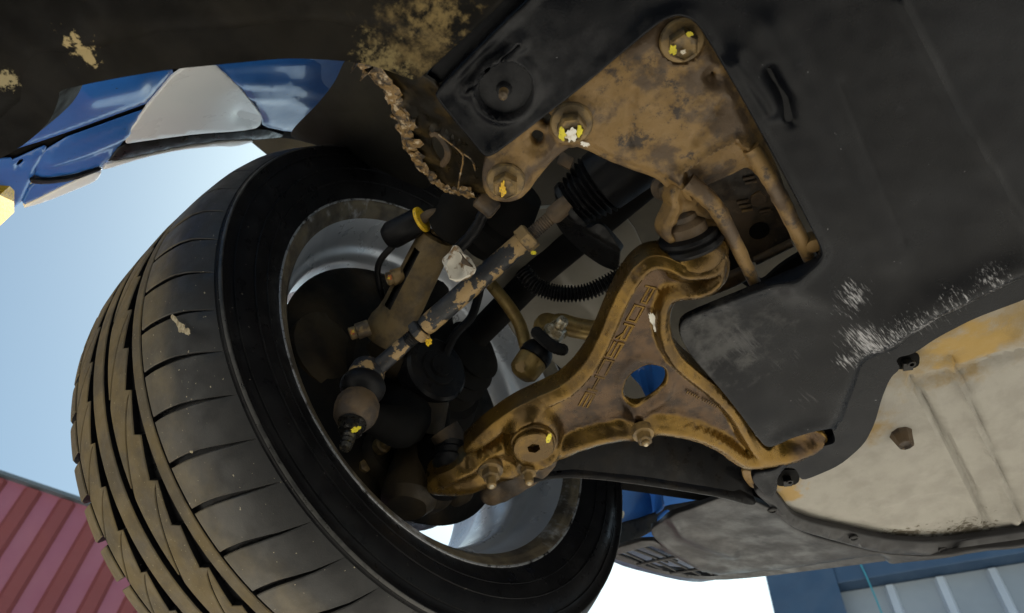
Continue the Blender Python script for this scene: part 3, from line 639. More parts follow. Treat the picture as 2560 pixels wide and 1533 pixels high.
# brake and hub details in the wheel
hubd = D(1092, 922, .775); hx = Vector((1, -.15, -.2))
MB().lathe(hubd, hx, [(-.02, .036), (0, .036), (.003, .033), (.003, .020), (.006, .019), (.006, .012), (.010, .011), (.010, 0)], 36, cap=False).build('hub_nut', m_blackmetal, knuckle)
cal = MB(); q = D(985, 1205, .80)
for (dx, dy, dz, r) in ((0, 0, 0, .034), (.0, .035, .012, .032), (.0, .07, .035, .028), (0, -.03, .01, .03)): cal.lathe(q + Vector((dx - .03, dy, dz)), (1, 0, 0), [(0, r * .7), (.004, r * .95), (.012, r), (.050, r), (.056, r * .86), (.058, r * .5), (.058, 0)], 24)
cal.rough(.0015, 60).build('brake_caliper', m_lug, car)
for (x, y) in ((905, 1170), (1010, 1260), (960, 1110)):
    MB().lathe(D(x, y, .765), (1, -.1, -.1), [(-.01, .009), (0, .009), (.001, .0075, True), (.008, .0072, True), (.009, .004), (.009, 0)], 24, cap=False).build('caliper_bolt', m_bolt, knuckle)
MB().tube(crom([D(1205, 700, .80), D(1180, 790, .80), D(1130, 850, .79), D(1070, 1000, .785), D(1030, 1090, .79), D(1000, 1150, .79)], 6), .0048, 12).build('brake_hose', m_black, knuckle)
MB().tube(crom([D(960, 850, .79), D(985, 900, .785), D(1050, 930, .78), D(1075, 990, .78), D(1060, 1080, .775)], 6), [.02] * 25, 14).rough(.001, 90).build('carrier_arm', m_lug, knuckle)
MB().lathe(D(1040, 1150, .775), DOWN, [(-.035, .022), (-.01, .026), (.0, .024), (.02, .026), (.05, .028), (.06, .02)], 28).rough(.0012, 90).build('carrier_leg', m_lug, knuckle)

# ---- subframe plate
pl_sub = H(.50)
sub_out = cc(c3, [(108, 870), (118, 935), (150, 968), (205, 978), (262, 962), (300, 925), (345, 875), (400, 806), (452, 756), (505, 716), (545, 706), (600, 728), (700, 776), (810, 822), (905, 852), (965, 880), (1008, 918), (1032, 965), (1060, 1010), (1120, 1000), (1150, 960), (1190, 930), (1260, 900), (1330, 868), (1390, 836), (1450, 850), (1500, 900), (1545, 930), (1500, 820), (1440, 690), (1330, 455), (1240, 290), (1180, 150), (1150, 88), (1100, 60), (1040, 66), (960, 100), (800, 200), (520, 400), (260, 590), (130, 770)])
h1 = [(1343 + 30 * math.cos(t / 12 * 6.283), 352 + 29 * math.sin(t / 12 * 6.283)) for t in range(12)]
h2 = [(1366 + 29 * math.cos(t / 12 * 6.283), 303 + 28 * math.sin(t / 12 * 6.283)) for t in range(12)]
h3 = [(1786 + 18 * math.cos(t / 8 * 6.283), 192 + 17 * math.sin(t / 8 * 6.283)) for t in range(8)]
def sub_relief(P, ed):
    r = .004 * np.exp(-(ed / 12) ** 2) * -1 + .0012 * wob(P, .02, 2) + .0006 * wob(P, .07, 3)
    for c in ((1265, 452), (1428, 306), (1704, 104)): r += .0035 * ss(np.hypot(P[:, 0] - c[0], P[:, 1] - c[1]), 66, 52)
    r += -.006 * ss(np.hypot(P[:, 0] - 1700, P[:, 1] - 100), 62, 48)
    step = np.array(cc(c3, [(1060, 840), (1190, 760), (1330, 682), (1368, 720), (1420, 800), (1460, 870), (1300, 960), (1120, 1000)]))
    r += -.008 * inside(step, P) * ss(segdist(step, P), 0, 12)
    r += .0035 * gline(P, cc(c3, [(1060, 835), (1190, 752), (1330, 674), (1380, 720)]), 8)
    r += .006 * gline(P, cc(c3, [(1040, 860), (1100, 940), (1160, 1000)]), 16) + .006 * gline(P, cc(c3, [(1390, 700), (1470, 820), (1540, 920)]), 14)
    r += -.003 * gline(P, cc(c3, [(830, 450), (820, 700)]), 10) - .003 * gline(P, cc(c3, [(1280, 500), (1130, 690)]), 10)
    return r
sub = sheet('subframe_plate', sub_out, pl_sub, m_rust, car, holes=[h1, h2, h3], res=8, thick=.014, rnd=.004, relief=sub_relief)
def on(P_, dz): return P_ + DOWN * dz
# the two long ribs and the bracket round the bush
def rib(pts, r0, r1):
    q = crom([U(*c3(x, y), h) for x, y, h in pts], 6); n = len(q); return MB().tube(q, [r0 + (r1 - r0) * i / (n - 1) for i in range(n)], 12).rough(.0007, 260).build('rib', m_rust, sub)
rib([(1090, 890, .498), (1170, 950, .494), (1240, 1030, .492), (1310, 1160, .492), (1375, 1290, .493), (1425, 1395, .496)], .0075, .0048)
rib([(1400, 720, .497), (1480, 850, .493), (1550, 980, .492), (1620, 1120, .493), (1690, 1262, .496)], .0065, .0058)
pocket = sheet('pocket_floor', cc(c3, [(1180, 900), (1400, 800), (1520, 870), (1620, 1080), (1600, 1180), (1420, 1290), (1340, 1240), (1240, 1050)]), H(.545), m_dark_rust, sub, res=14, thick=.004, relief=lambda P, ed: .001 * wob(P, .05, 2))
sheet('pocket_stamp', cc(c3, [(1402, 968), (1440, 938), (1472, 965), (1476, 990), (1436, 1008), (1408, 1000)]), H(.543), m_rust, sub, res=8, thick=.003, rnd=.001)
ph = U(*c3(1440, 1125), .5442); MB().lathe(ph, DOWN, [(0, 0), (.0004, .0085), (.001, .0085), (.001, 0)], 20, cap=False).build('drain_hole', m_deep, sub)
MB().tube([U(*c3(1420, 1275), .53), U(*c3(1600, 1185), .53)], .004, 10).build('cross_bar', m_dark_rust, sub)
for i, (x, y) in enumerate(((1390, 870), (1400, 890), (1362, 985), (1372, 1005), (1382, 1026), (1470, 1030), (1480, 1042))):
    MB().box(U(*c3(x, y), .543), Vector((.004, .0022, 0)), Vector((-.0005, .001, 0)), Vector((0, 0, .0006))).build('stamped_mark', m_rust, sub, smooth=False)
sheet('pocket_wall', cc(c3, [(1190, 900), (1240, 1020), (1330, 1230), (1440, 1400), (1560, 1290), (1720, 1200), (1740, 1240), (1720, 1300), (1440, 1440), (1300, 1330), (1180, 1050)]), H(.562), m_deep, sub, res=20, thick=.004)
sheet('bush_bracket', cc(c3, [(1030, 960), (1044, 1010), (1022, 1060), (1000, 1100), (996, 1135), (1020, 1168), (1062, 1160), (1100, 1128), (1160, 1096), (1215, 1086), (1240, 1100), (1260, 1090), (1210, 1010), (1150, 950), (1100, 900), (1050, 910)]), P3(U(*c3(1040, 960), .497), U(*c3(1240, 1090), .500), U(*c3(1010, 1150), .488)), m_rust, sub, res=7, thick=.016, rnd=.005,
      relief=lambda P, ed: .003 * wob(P, .04, 8) + .004 * ss(ed, 14, 0))
sheet('bush_tongue', cc(c3, [(1120, 1430), (1200, 1400), (1300, 1360), (1390, 1318), (1400, 1350), (1340, 1385), (1220, 1435), (1150, 1452)]), H(.512), m_rust, sub, res=9, thick=.006, rnd=.003)
MB().lathe(U(*c3(985, 905), .52), DOWN, [(0, .012), (.004, .012), (.004, .007), (.010, .007, True), (.010, 0)], 24, cap=False).build('bracket_bolt', m_dark_rust, sub)
MB().lathe(U(*c3(1690, 1160), .50), DOWN, [(0, .0), (0, .006), (.012, .006), (.012, 0)], 16, cap=False).build('bracket_pin', m_rust, sub)

def flange_bolt(p, r, hh, m, parent, name='bolt', ax=DOWN, turn=.3):
    tw = Vector((math.cos(turn), math.sin(turn), 0))
    return MB().lathe(p, ax, [(-.004, r * .9), (0, r), (.002, r), (.0035, r * .93), (.004, r * .76), (.0045, r * .68, True), (hh, r * .68, True), (hh + .0015, r * .58, True), (hh + .0005, r * .50), (hh - .0004, r * .35), (hh - .0004, 0)], 36, toward=tw, cap=False).build(name, m, parent, 30)
for (px_, r_, marks, turn, hz) in (((1265, 450), .0148, [(m_yellow, (-10, 24), 8, 18, 1)], .2, .4965), ((1429, 305), .0155, [(m_lime, (-25, 31), 10, 15, 2), (m_whitemark, (-2, 34), 14, 17, 3), (m_lime, (18, 24), 9, 13, 4)], .6, .4965), ((1704, 100), .0150, [(m_lime, (-24, 24), 9, 12, 5), (m_galv, (2, 30), 7, 6, 8), (m_lime, (18, -14), 8, 7, 6)], .1, .502)):
    bo = flange_bolt(U(*px_, hz), r_, .0125, m_bolt, sub, turn=turn)
    for (mm, of, rx, ry, sd_) in marks:
        hp = H(hz - .0142); splat('paint_mark', (px_[0] + of[0] + 2, px_[1] + of[1]), rx, ry, hp, mm, sub, seed=sd_)
splat('paint_mark', (1462, 361), 12, 6, H(.4955), m_whitemark, sub, rot=.3, seed=9)
splat('paint_mark', c3(283, 918), 4, 5, H(.4945), m_whitemark, sub, seed=10)

# ---- control arm
pl_arm = P3(U(1090, 1230, .440), U(1760, 640, .482), U(2040, 1100, .487))
SH = 34
up = cc(c5, [(15, 1068), (100, 985), (250, 875), (400, 805), (500, 758), (575, 690), (640, 605), (700, 480), (760, 335), (825, 215), (870, 155), (925, 112)])
arm_out = [(x, y + SH) for x, y in up] + cc(c5, [(1000, 165), (1120, 190), (1240, 170), (1290, 140), (1312, 190), (1290, 260), (1215, 320), (1110, 352), (1048, 382), (1022, 440), (1018, 520), (1036, 600), (1084, 684), (1180, 762), (1280, 836), (1372, 935), (1432, 1040), (1482, 1125), (1520, 1152), (1580, 1132), (1660, 1088), (1740, 1056), (1786, 1050), (1812, 1074), (1806, 1110), (1760, 1154), (1640, 1196), (1500, 1222), (1425, 1226), (1365, 1198), (1280, 1132), (1180, 1086), (1050, 1058), (960, 1052), (900, 1068), (840, 1076), (700, 1096), (560, 1140), (450, 1190), (360, 1228), (270, 1265)]) + [(1262, 1202), (1210, 1216), (1160, 1228), (1110, 1230), (1076, 1224), (1072, 1206), (1090, 1190), (1130, 1172), (1172, 1156), (1196, 1142), (1180, 1138), (1166, 1128)]
arm_hole = [c5(916 + 122 * math.cos(t) - 16 * math.sin(t), 826 + 98 * math.sin(t) - 30 * math.cos(t)) for t in [k * 2 * math.pi / 22 for k in range(22)]]
arm_np = smooth_loop(arm_out, 10)
def arm_thick(P, ed): return .021 - .0105 * ss(segdist(arm_np, P), 26, 46) * ss(P[:, 0], 1400, 1470)
def arm_relief(P, ed):
    e = segdist(arm_np, P)
    lob = ss(P[:, 0], 1330, 1440)                                   # thinner lip near the ball joint
    r = .0050 * ss(e, 30, 18) * ss(e, -4, 8) * (.5 + .5 * lob)
    web = ss(e, 22, 35) * lob
    r += -.0078 * web
    hd = np.hypot((P[:, 0] - c5(915, 0)[0]), (P[:, 1] - c5(0, 828)[1]))
    r += .0022 * np.exp(-((hd - 62) / 10) ** 2)
    r += .010 * ss(np.hypot(P[:, 0] - 1334, P[:, 1] - 1092), 78, 58)  # boss under the round cap
    r += .009 * gline(P, [(1590, 1040), (1604, 1070)], 24)
    r += .012 * ss(np.hypot(P[:, 0] - 1740, P[:, 1] - 668), 110, 30)
    r += -.012 * gline(P, [(1165, 1152), (1200, 1136), (1250, 1110), (1282, 1082)], 9) + .004 * gline(P, [(1110, 1196), (1180, 1160), (1240, 1126)], 10)
    r += -.005 * gline(P, [(1262, 1160), (1290, 1175)], 14)
    r += -.010 * gline(P, [(1950, 1122), (2035, 1096)], 13)
    r += .004 * ss(P[:, 0], 1240, 1180) * ss(P[:, 1], 1150, 1180)
    r += .0007 * wob(P, .03, 2) + .0004 * wob(P, .1, 2)
    return r
arm = sheet('control_arm', arm_out, pl_arm, m_arm, car, holes=[arm_hole], res=7, thick=arm_thick, rnd=.0030, relief=arm_relief, angle=60, grime_shade=lambda P, ed: ss(segdist(arm_np, P), 26, 44) * ss(P[:, 0], 1330, 1440) + .45 * ss(np.hypot(P[:, 0] - 1270, P[:, 1] - 1150), 70, 30) + .75 * ss(P[:, 0], 1930, 2000))  # web colour darkened to strengthen its shading, along with grime
# maker's name cast into the web, reading down the arm
t0 = pl_arm.at(1620, 728); t1 = pl_arm.at(1447, 1036); rd = (t1 - t0).normalized(); upv = rd.cross(pl_arm.n)
if upv.dot(Vector(MW @ np.array([1., 0, 0]))) < 0: upv = -upv
glyph = {'P': [[(0, 0), (0, 1), (1, 1), (1, .45), (0, .45)]], 'O': [[(0, 0), (0, 1), (1, 1), (1, 0), (0, 0)]], 'R': [[(0, 0), (0, 1), (1, 1), (1, .45), (0, .45)], [(.55, .45), (1, 0)]],
         'S': [[(1, 1), (0, 1), (0, .5), (1, .5), (1, 0), (0, 0)]], 'C': [[(1, 1), (0, 1), (0, 0), (1, 0)]], 'H': [[(0, 0), (0, 1)], [(1, 0), (1, 1)], [(0, .5), (1, .5)]], 'E': [[(1, 1), (0, 1), (0, 0), (1, 0)], [(0, .5), (1, .5)]]}
adv = (t1 - t0).length / 7; gw, gh = adv * .78, L(22, .67)
for i, ch in enumerate('PORSCHE'):
    mb = MB()
    for st in glyph[ch]:
        for (a_, b_) in zip(st, st[1:]):
            p = t0 + rd * (adv * i + a_[0] * gw) + upv * (a_[1] * gh) - pl_arm.n * .0083; q = t0 + rd * (adv * i + b_[0] * gw) + upv * (b_[1] * gh) - pl_arm.n * .0083
            e = (q - p).normalized() * .0009; mb.tube([p - e, q + e], [.0016, .0016], 8)
    mb.build('letter', m_arm, arm)
# faint raised serial strokes
for i in range(14):
    if i in (6,): continue
    p = c5(1128 + i * 11.5, 866 + i * 5.6); MB().box(pl_arm.at(*p) + pl_arm.n * -.0062, (pl_arm.at(p[0] + 4, p[1] - 6) - pl_arm.at(*p)) * .5, (pl_arm.at(p[0] + 1.2, p[1] + .8) - pl_arm.at(*p)) * .6, pl_arm.n * .0006).build('serial_stroke', m_arm, arm, smooth=False)
splat('paint_mark', c5(948, 478), 9, 17, pl_arm.off(-.0032), m_whitemark, arm, rot=-.5, seed=12, rag=.3)
splat('paint_mark', c5(960, 520), 6, 13, pl_arm.off(-.0032), m_whitemark, arm, rot=-.2, seed=13, rag=.3)
# round cap with hexagon socket
ax = -pl_arm.n; axd = pl_arm.n
capc = pl_arm.at(1330, 1084) + axd * .006
MB().lathe(capc, axd, [(0, .0205), (.004, .0215), (.0065, .0205), (.0070, .0190), (.0075, .0190), (.0115, .0190), (.0125, .0180), (.0125, .0062, True), (.0060, .0060, True), (.0055, 0)], 48, cap=False).build('round_cap', m_arm, arm, 30)
splat('paint_mark', (1372, 1096), 6, 13, Plane(capc + axd * .0129, axd), m_lime, arm, rot=.35, seed=14, rag=.15)
def stud(px_, name, r=.0095, off=.004, ln=.02):
    p = pl_arm.at(*px_) + axd * off
    MB().lathe(p, axd, [(-.006, r * 1.25), (0, r * 1.3), (.0025, r * 1.25), (.003, r * .95), (.0032, r * .92, True), (.010, r * .90, True), (.0112, r * .75, True), (.0112, r * .5), (ln, r * .48), (ln + .001, r * .38), (ln + .001, 0)], 36, cap=False).build(name, m_bolt, arm, 30)
    MB().lathe(p + axd * (ln + .0008), axd, [(0, 0), (0, r * .30), (.0012, r * .22), (.0012, 0)], 16, cap=False).build('stud_tip', m_galv, arm)
stud((1226, 1166), 'stud_nut'); stud((1318, 1158), 'stud_nut', .0085); stud((1602, 1066), 'stud_nut', .0078, .009, .013)
MB().lathe(pl_arm.at(1114, 1226) + axd * -.004, axd, [(-.02, .020), (.0, .0185), (.004, .016), (.005, 0)], 36, cap=False).build('ball_joint_cap', m_black, arm)
sheet('lower_bracket', cc(c8, [(1325, 545), (1350, 500), (1500, 420), (1620, 370), (1720, 335), (1830, 225), (1850, 245), (1835, 330), (1700, 440), (1560, 525), (1430, 590), (1370, 598), (1335, 575)]), pl_arm.off(-.012), m_dark_rust, arm, res=8, thick=.010, rnd=.004, relief=lambda P, ed: .002 * wob(P, .05, 2))
# bush at the top of the arm
b0 = D(1742, 664, .598); b1 = D(1712, 566, .585); bax = (b1 - b0).normalized()
MB().lathe(b0, bax, [(-.010, 0), (-.009, .012), (-.004, .021), (.002, .0262), (.009, .0278), (.016, .0268), (.019, .0245), (.0195, .021)], 44, cap=False).build('bush_eye', m_arm, arm, 50)
MB().lathe(b0 + bax * .016, bax, [(0, .021), (.0, .0255), (.004, .0275), (.007, .0262), (.008, .0235), (.0105, .0245), (.013, .0235), (.0145, .019), (.016, .010)], 40).build('bush_rubber', m_black, arm)
MB().lathe(b0 + bax * .028, bax, [(0, .016), (.0, .018), (.010, .017), (.014, .012), (.018, .012), (.022, .007), (.026, .007), (.026, 0)], 28, cap=False).build('bush_core', m_dark_rust, arm)

# ---- steering: tie rod, lock nuts, ball joint, bellows
T0 = D(1398, 526, .655); T1 = D(922, 938, .690)
def TR(px_): t = (1398 - px_) / (1398 - 922); return T0 + (T1 - T0) * t
td = (T1 - T0).normalized()
tie = MB().tube([TR(1322), TR(1312), TR(1200), TR(1075), TR(1066)], [.0088, .0096, .0098, .0096, .0086], 24).rough(.0003, 400).build('tie_rod', m_tierod, car)
def threads(a_, b_, r, name, m):
    n = int((b_ - a_).length / .0011); pts = [a_ + (b_ - a_) * i / n for i in range(n + 1)]
    return MB().tube(pts, [r + (.0007 if i % 2 else 0) for i in range(n + 1)], 20).build(name, m, tie, 20)
threads(TR(1385), TR(1318), .0060, 'thread', m_dark_rust); threads(TR(1068), TR(1022), .0066, 'thread', m_blackmetal)
MB().tube([TR(1420), TR(1385), TR(1378)], [.0085, .0085, .0068], 20).build('inner_rod', m_dark_rust, tie)
for (pa_, pb_, r_, m_) in ((1332, 1308, .0128, m_tan), (1062, 1043, .0115, m_tierod)):
    MB().lathe(TR(pa_), td, [(0, 0), (0, r_ * .8), (.0012, r_, True), ((TR(pb_) - TR(pa_)).length - .0012, r_, True), ((TR(pb_) - TR(pa_)).length, r_ * .8), ((TR(pb_) - TR(pa_)).length, 0)], 36, cap=False).build('lock_nut', m_, tie, 25)
splat('paint_mark', c4(828, 838), 9, 9, Plane(TR(1053) + (CAM - TR(1053)).normalized() * .0118, CAM - TR(1053)), m_yellow, tie, seed=21)
splat('paint_mark', c10(515, 775), 7, 5, Plane(TR(1320) + (CAM - TR(1320)).normalized() * .0125, CAM - TR(1320)), m_lime, tie, seed=22)
MB().tube([TR(1030), TR(1010), TR(960), TR(925), TR(905)], [.0062, .0074, .0078, .0092, .011], 22).rough(.0003, 400).build('rod_end', m_tierod, tie)
je = D(918, 930, .690); JX = DOWN
MB().lathe(je, JX, [(-.010, 0), (-.0095, .010), (-.006, .0150), (.002, .0168), (.010, .0172), (.0135, .0165)], 36, cap=False).build('joint_housing', m_tierod, tie, 40)
MB().lathe(je, JX, [(.012, .016), (.0135, .0190), (.018, .0208), (.023, .0205), (.028, .0180), (.033, .0130)], 36).build('joint_boot', m_black, tie)
MB().lathe(je, JX, [(.033, .010), (.0345, .0160), (.040, .0192), (.048, .0198), (.056, .0185), (.062, .0150), (.0635, .0120)], 36).rough(.0005, 200).build('knuckle_eye', m_dark_rust, knuckle)
MB().lathe(je, JX, [(.063, .0125), (.065, .0125), (.0655, .0108, True), (.074, .0105, True), (.0755, .0088), (.0755, .006), (.078, .0056), (.0785, .0064), (.0810, .0054), (.0830, .0062), (.0860, .0052), (.088, .0058), (.092, .0045), (.092, 0)], 36, cap=False).build('joint_nut', m_stud, tie, 25)
splat('paint_mark', c4(440, 1303), 13, 7, Plane(je + DOWN * .069 + (CAM - je).normalized() * .0125, CAM - je), m_lime, tie, rot=-.5, seed=23)

bel0 = D(*c10(735, 480), .672); bel1 = D(*c10(1290, 60), .640); bd_ = (bel1 - bel0).normalized()
prof = [(-.004, .010), (0, .018), (.003, .0215), (.009, .0225), (.011, .0200)]
t_ = .012
for k in range(5): prof += [(t_, .0205 + .0009 * k), (t_ + .0022, .0245 + .0012 * k), (t_ + .0040, .0215 + .0010 * k)]; t_ += .0052
prof += [(t_ + .001, .0285), (t_ + .05, .0300), (t_ + .075, .0300)]
MB().lathe(bel0, bd_, prof, 48).build('steering_bellows', m_black, car, 50)
MB().lathe(bel0, bd_, [(.0035, .0220), (.0035, .0232), (.0085, .0236), (.0085, .0225)], 48, cap=False).build('bellows_clamp', m_blackmetal, car)
MB().box(D(*c10(725, 165), .648), Vector(MW.T[0]) * 0 + (D(*c10(770, 190), .648) - D(*c10(725, 165), .648)), (D(*c10(710, 205), .648) - D(*c10(725, 165), .648)), (CAM - bel0).normalized() * .006).build('clamp_lug', m_dark_rust, car, bevel=.002)
sheet('heat_shield', cc(c10, [(690, 470), (880, 600), (960, 570), (1110, 735), (1085, 745), (1070, 900), (960, 860), (820, 760), (700, 640), (640, 540)]), P3(D(*c10(690, 470), .70), D(*c10(1110, 735), .70), D(*c10(820, 800), .74)), m_blackmetal, car, res=10, thick=.0018, rnd=.0006, relief=lambda P, ed: .006 * gline(P, cc(c10, [(880, 600), (1110, 735)]), 14))

# ---- shock absorber fork with its slot, brake line, sensor
f0 = D(*c4(880, 270), .735); f1 = D(*c4(610, 815), .775); fax = (f1 - f0).normalized(); FL = (f1 - f0).length
tow = (CAM - f0).normalized(); nn = 40
fp = [(0, .012), (.002, .0175), (.008, .0185)] + [(FL * (.10 + .05 * k), .0186 + .0002 * k) for k in range(0, 13)] + [(FL * .78, .0222), (FL * .86, .0255), (FL * .98, .0265), (FL, .0262), (FL - .001, .0240), (FL * .85, .0220)]
slot = lambda i, j: 4 <= i <= 14 and (j in (3, 4, 5) if True else False)
fork = MB().lathe(f0, fax, fp, nn, toward=tow, skip=slot, cap=False).build('damper_fork', m_fork, car, 45)
MB().lathe(f0, fax, [(0, 0), (.001, .012), (FL * .75, .0172), (FL * .8, .0195), (FL * .86, 0)], nn, toward=tow, cap=False).build('damper_body', m_blackmetal, fork)
n_t = 10; th0 = f0 - fax * .010
MB().tube([f0 - fax * .014 + fax * (.014 * i / n_t) for i in range(n_t + 1)], [.0078 + (.0009 if i % 2 else 0) for i in range(n_t + 1)], 18).build('fitting_thread', m_bolt, fork, 20)
MB().tube(crom([f0 - fax * .012, D(*c4(905, 205), .725), D(*c4(880, 160), .722), D(*c4(830, 165), .722), D(*c4(790, 195), .722)], 6), .0052, 14).build('elbow_pipe', m_dark_rust, fork)
s0_ = D(*c4(800, 185), .722); s1_ = D(*c4(610, 285), .735); sx_ = (s1_ - s0_).normalized()
MB().lathe(s0_, sx_, [(0, 0), (0, .0128), (.003, .0132), (.004, .0118), (.004, 0)], 28, cap=False).build('yellow_seal', m_yellow, fork)
MB().lathe(s0_, sx_, [(.0041, 0), (.0041, .0125), (.008, .0135), ((s1_ - s0_).length - .006, .0140), ((s1_ - s0_).length, .011), ((s1_ - s0_).length, 0)], 28, cap=False).build('sensor_body', m_black, fork)
MB().tube(crom([D(*c4(640, 330), .737), D(*c4(585, 390), .742), D(*c4(560, 450), .748), D(*c4(570, 540), .758), D(*c4(600, 640), .775)], 6), .0034, 10).build('sensor_wire', m_black, fork)
for (a_, b_) in (((662, 490), (612, 505)), ((485, 770), (415, 795))):
    p0, p1 = D(*c4(*a_), .745), D(*c4(*b_), .742); dx = (p1 - p0).normalized(); ll = (p1 - p0).length
    MB().lathe(p0, dx, [(-.006, .0082), (ll * .5, .0082), (ll * .55, .0064), (ll, .0066), (ll + .001, .005), (ll - .003, .0035), (ll - .003, 0)], 24).build('pinch_bolt', m_tan, fork)
    splat('paint_mark', c4(b_[0] + 12, b_[1] - 8), 6, 7, Plane(p1 + (CAM - p1).normalized() * .0072, CAM - p1), mat('red_marker', (.45, .05, .03), (.7, .55, .05), 300, (.45, .6)), fork, seed=31)

# dark spring seat and rubber behind the bolts
ax0 = D(*c4(1010, 150), .72); ax1 = D(*c4(1090, 20), .70)
MB().lathe(ax1, (ax0 - ax1), [(-.02, .02), (.0, .024), (.012, .026), (.02, .023), (.03, .026), (.042, .024), (.052, .028), (.058, .022)], 36).build('damper_boot', m_deep, car)
MB().lathe(D(*c4(1240, 150), .73), D(*c4(1100, 300), .75) - D(*c4(1240, 150), .73), [(-.03, .02), (0, .032), (.010, .028), (.016, .033), (.026, .029), (.034, .031), (.05, .02)], 36).build('shaft_boot', m_deep, car)

# ---- cable, its brown lug and the worn white clip
cb = crom([D(*c4(1180, 110), .645), D(*c4(1120, 160), .650), D(*c4(1090, 220), .652), D(*c4(1040, 290), .654), D(*c4(985, 345), .655)], 6)
cable = MB().tube(cb, .0052, 12).rough(.0004, 300).build('sensor_cable', m_black, car)
lug0, lug1 = D(*c4(1090, 70), .645), D(*c4(1185, 150), .646)
MB().tube([lug0, lug0 + (lug1 - lug0) * .08, lug0 + (lug1 - lug0) * .92, lug1], [.006, .0085, .0085, .0065], 14).build('cable_lug', m_dark_rust, cable)
plc = P3(D(*c4(900, 400), .655), D(*c4(990, 330), .650), D(*c4(960, 515), .645))
clip = sheet('cable_clip', cc(c4, [(898, 402), (930, 375), (985, 330), (1000, 370), (1035, 385), (1070, 445), (1060, 470), (1010, 495), (962, 516), (948, 470), (930, 450)]), plc, m_clip, cable, res=6, thick=.003, rnd=.001, it=1, relief=lambda P, ed: .006 * gline(P, cc(c4, [(985, 335), (940, 440), (960, 510)]), 9) - .003 * gline(P, cc(c4, [(1010, 400), (1000, 470)]), 8))
sheet('clip_tab', cc(c4, [(985, 350), (1012, 382), (1000, 418), (1040, 432), (1066, 440), (1020, 400)]), plc.off(.004), m_dark_rust, cable, res=6, thick=.0015, rnd=.0005, it=1)

# ---- drop link, anti-roll bar
lk = MB().tube(crom([D(*c4(1150, 520), .79), D(*c4(1240, 630), .775), D(*c4(1310, 740), .76), D(*c4(1345, 860), .745)], 5), .0068, 14).build('drop_link', m_gold, car)
q0 = D(*c5(295, 745), .715); q1 = D(*c5(455, 530), .735); qa = (q1 - q0).normalized()
MB().lathe(q0, qa, [(-.006, 0), (-.004, .010), (.0, .0142), (.006, .0152), (.016, .0155), (.0175, .0142)], 32, cap=False).build('link_cup', m_gold, lk)
MB().lathe(q0, qa, [(.0165, .013), (.018, .0160), (.024, .0165), (.029, .0150), (.034, .0115), (.038, .0112)], 32).build('link_boot', m_black, lk)
MB().lathe(q0, qa, [(.038, .006), (.038, .0135), (.040, .0142), (.042, .0128), (.044, .0128), (.046, .0135), (.048, .012)], 32).build('link_washer', m_dark_rust, lk)
plp = Plane(q0 + qa * .040 + (CAM - q0).normalized() * .012, CAM - q0)
splat('paint_mark', c5(285, 715), 12, 14, Plane(q0 + (CAM - q0).normalized() * .0158, CAM - q0), m_tan, lk, seed=41); 
for i in range(9):       # serrated edge of the locking ring
    p = c5(365 + i * 16, 545 + 62 * math.sin(i / 8 * 1.7) + i * 3); pp = D(*p, .706); MB().lathe(pp, CAM - pp, [(-.006, .0062), (0, .0060), (.0015, .004), (.0015, 0)], 10, cap=False).build('ring_tooth', m_blackmetal, lk)
bar = MB().tube(crom([D(*c5(430, 530), .735), D(*c5(480, 500), .737), D(*c5(560, 520), .742), D(*c5(690, 540), .75), D(*c5(900, 560), .77)], 6), [.0105] * 25, 18).build('anti_roll_bar', m_gold, car)
eye = D(*c5(430, 530), .728); ea = (CAM - eye).normalized()
MB().lathe(eye, ea * .8 + qa * .6, [(-.008, .015), (0, .0172), (.005, .0168), (.006, .0120), (.006, 0)], 32, cap=False).build('bar_eye', m_gold, bar)
nu = D(*c5(455, 540), .716); MB().lathe(nu, ea * .7 + qa * .7, [(-.008, .0105), (0, .0112), (.001, .0095, True), (.007, .0092, True), (.008, .007), (.008, .0052), (.0125, .0052), (.013, .006), (.015, .005), (.0155, .0058), (.018, .0048), (.018, 0)], 36, cap=False).build('bar_nut', m_galv, bar, 25)

# ---- corrugated hose
hp_ = crom([D(*c10(440, 890), .755), D(*c10(520, 985), .75), D(*c10(620, 1030), .748), D(*c10(730, 1046), .745), D(*c10(860, 1035), .742), D(*c10(980, 985), .738), D(*c10(1090, 920), .735), D(*c10(1180, 850), .73)], 22)
MB().tube(hp_, [.0062 if (i // 2) % 2 else .0090 for i in range(len(hp_))], 16).build('corrugated_hose', m_black, car, 25)

# ---- air guide below the arm, with dried mud
plg = P3(U(1400, 1190, .47), U(1880, 1260, .49), U(1640, 1100, .52))
guide = sheet('air_guide', cc(c5, [(400, 1235), (520, 1160), (700, 1080), (900, 1010), (1080, 1030), (1230, 1090), (1330, 1170), (1400, 1240), (1440, 1320), (1466, 1395), (1440, 1408), (1300, 1368), (1100, 1334), (900, 1304), (700, 1278), (550, 1268), (430, 1272), (330, 1300), (300, 1280)]), plg, m_blackmetal, car, res=10, thick=.003, rnd=.0012,
              relief=lambda P, ed: -.018 * ss(segdist(cc(c5, [(350, 1290), (550, 1268), (900, 1304), (1300, 1368), (1450, 1405)]), P, False), 0, 75) + .003 * gline(P, cc(c5, [(1240, 1130), (1340, 1270), (1440, 1395)]), 9))
splat('mud_patch', c5(1040, 1140), 68, 20, plg.off(-.004), m_dirtpatch, guide, rot=.22, seed=51, n=34, rag=.3)
splat('mud_patch', c5(735, 1140), 34, 6, plg.off(-.006), m_dirtpatch, guide, rot=-.1, seed=52, rag=.4)

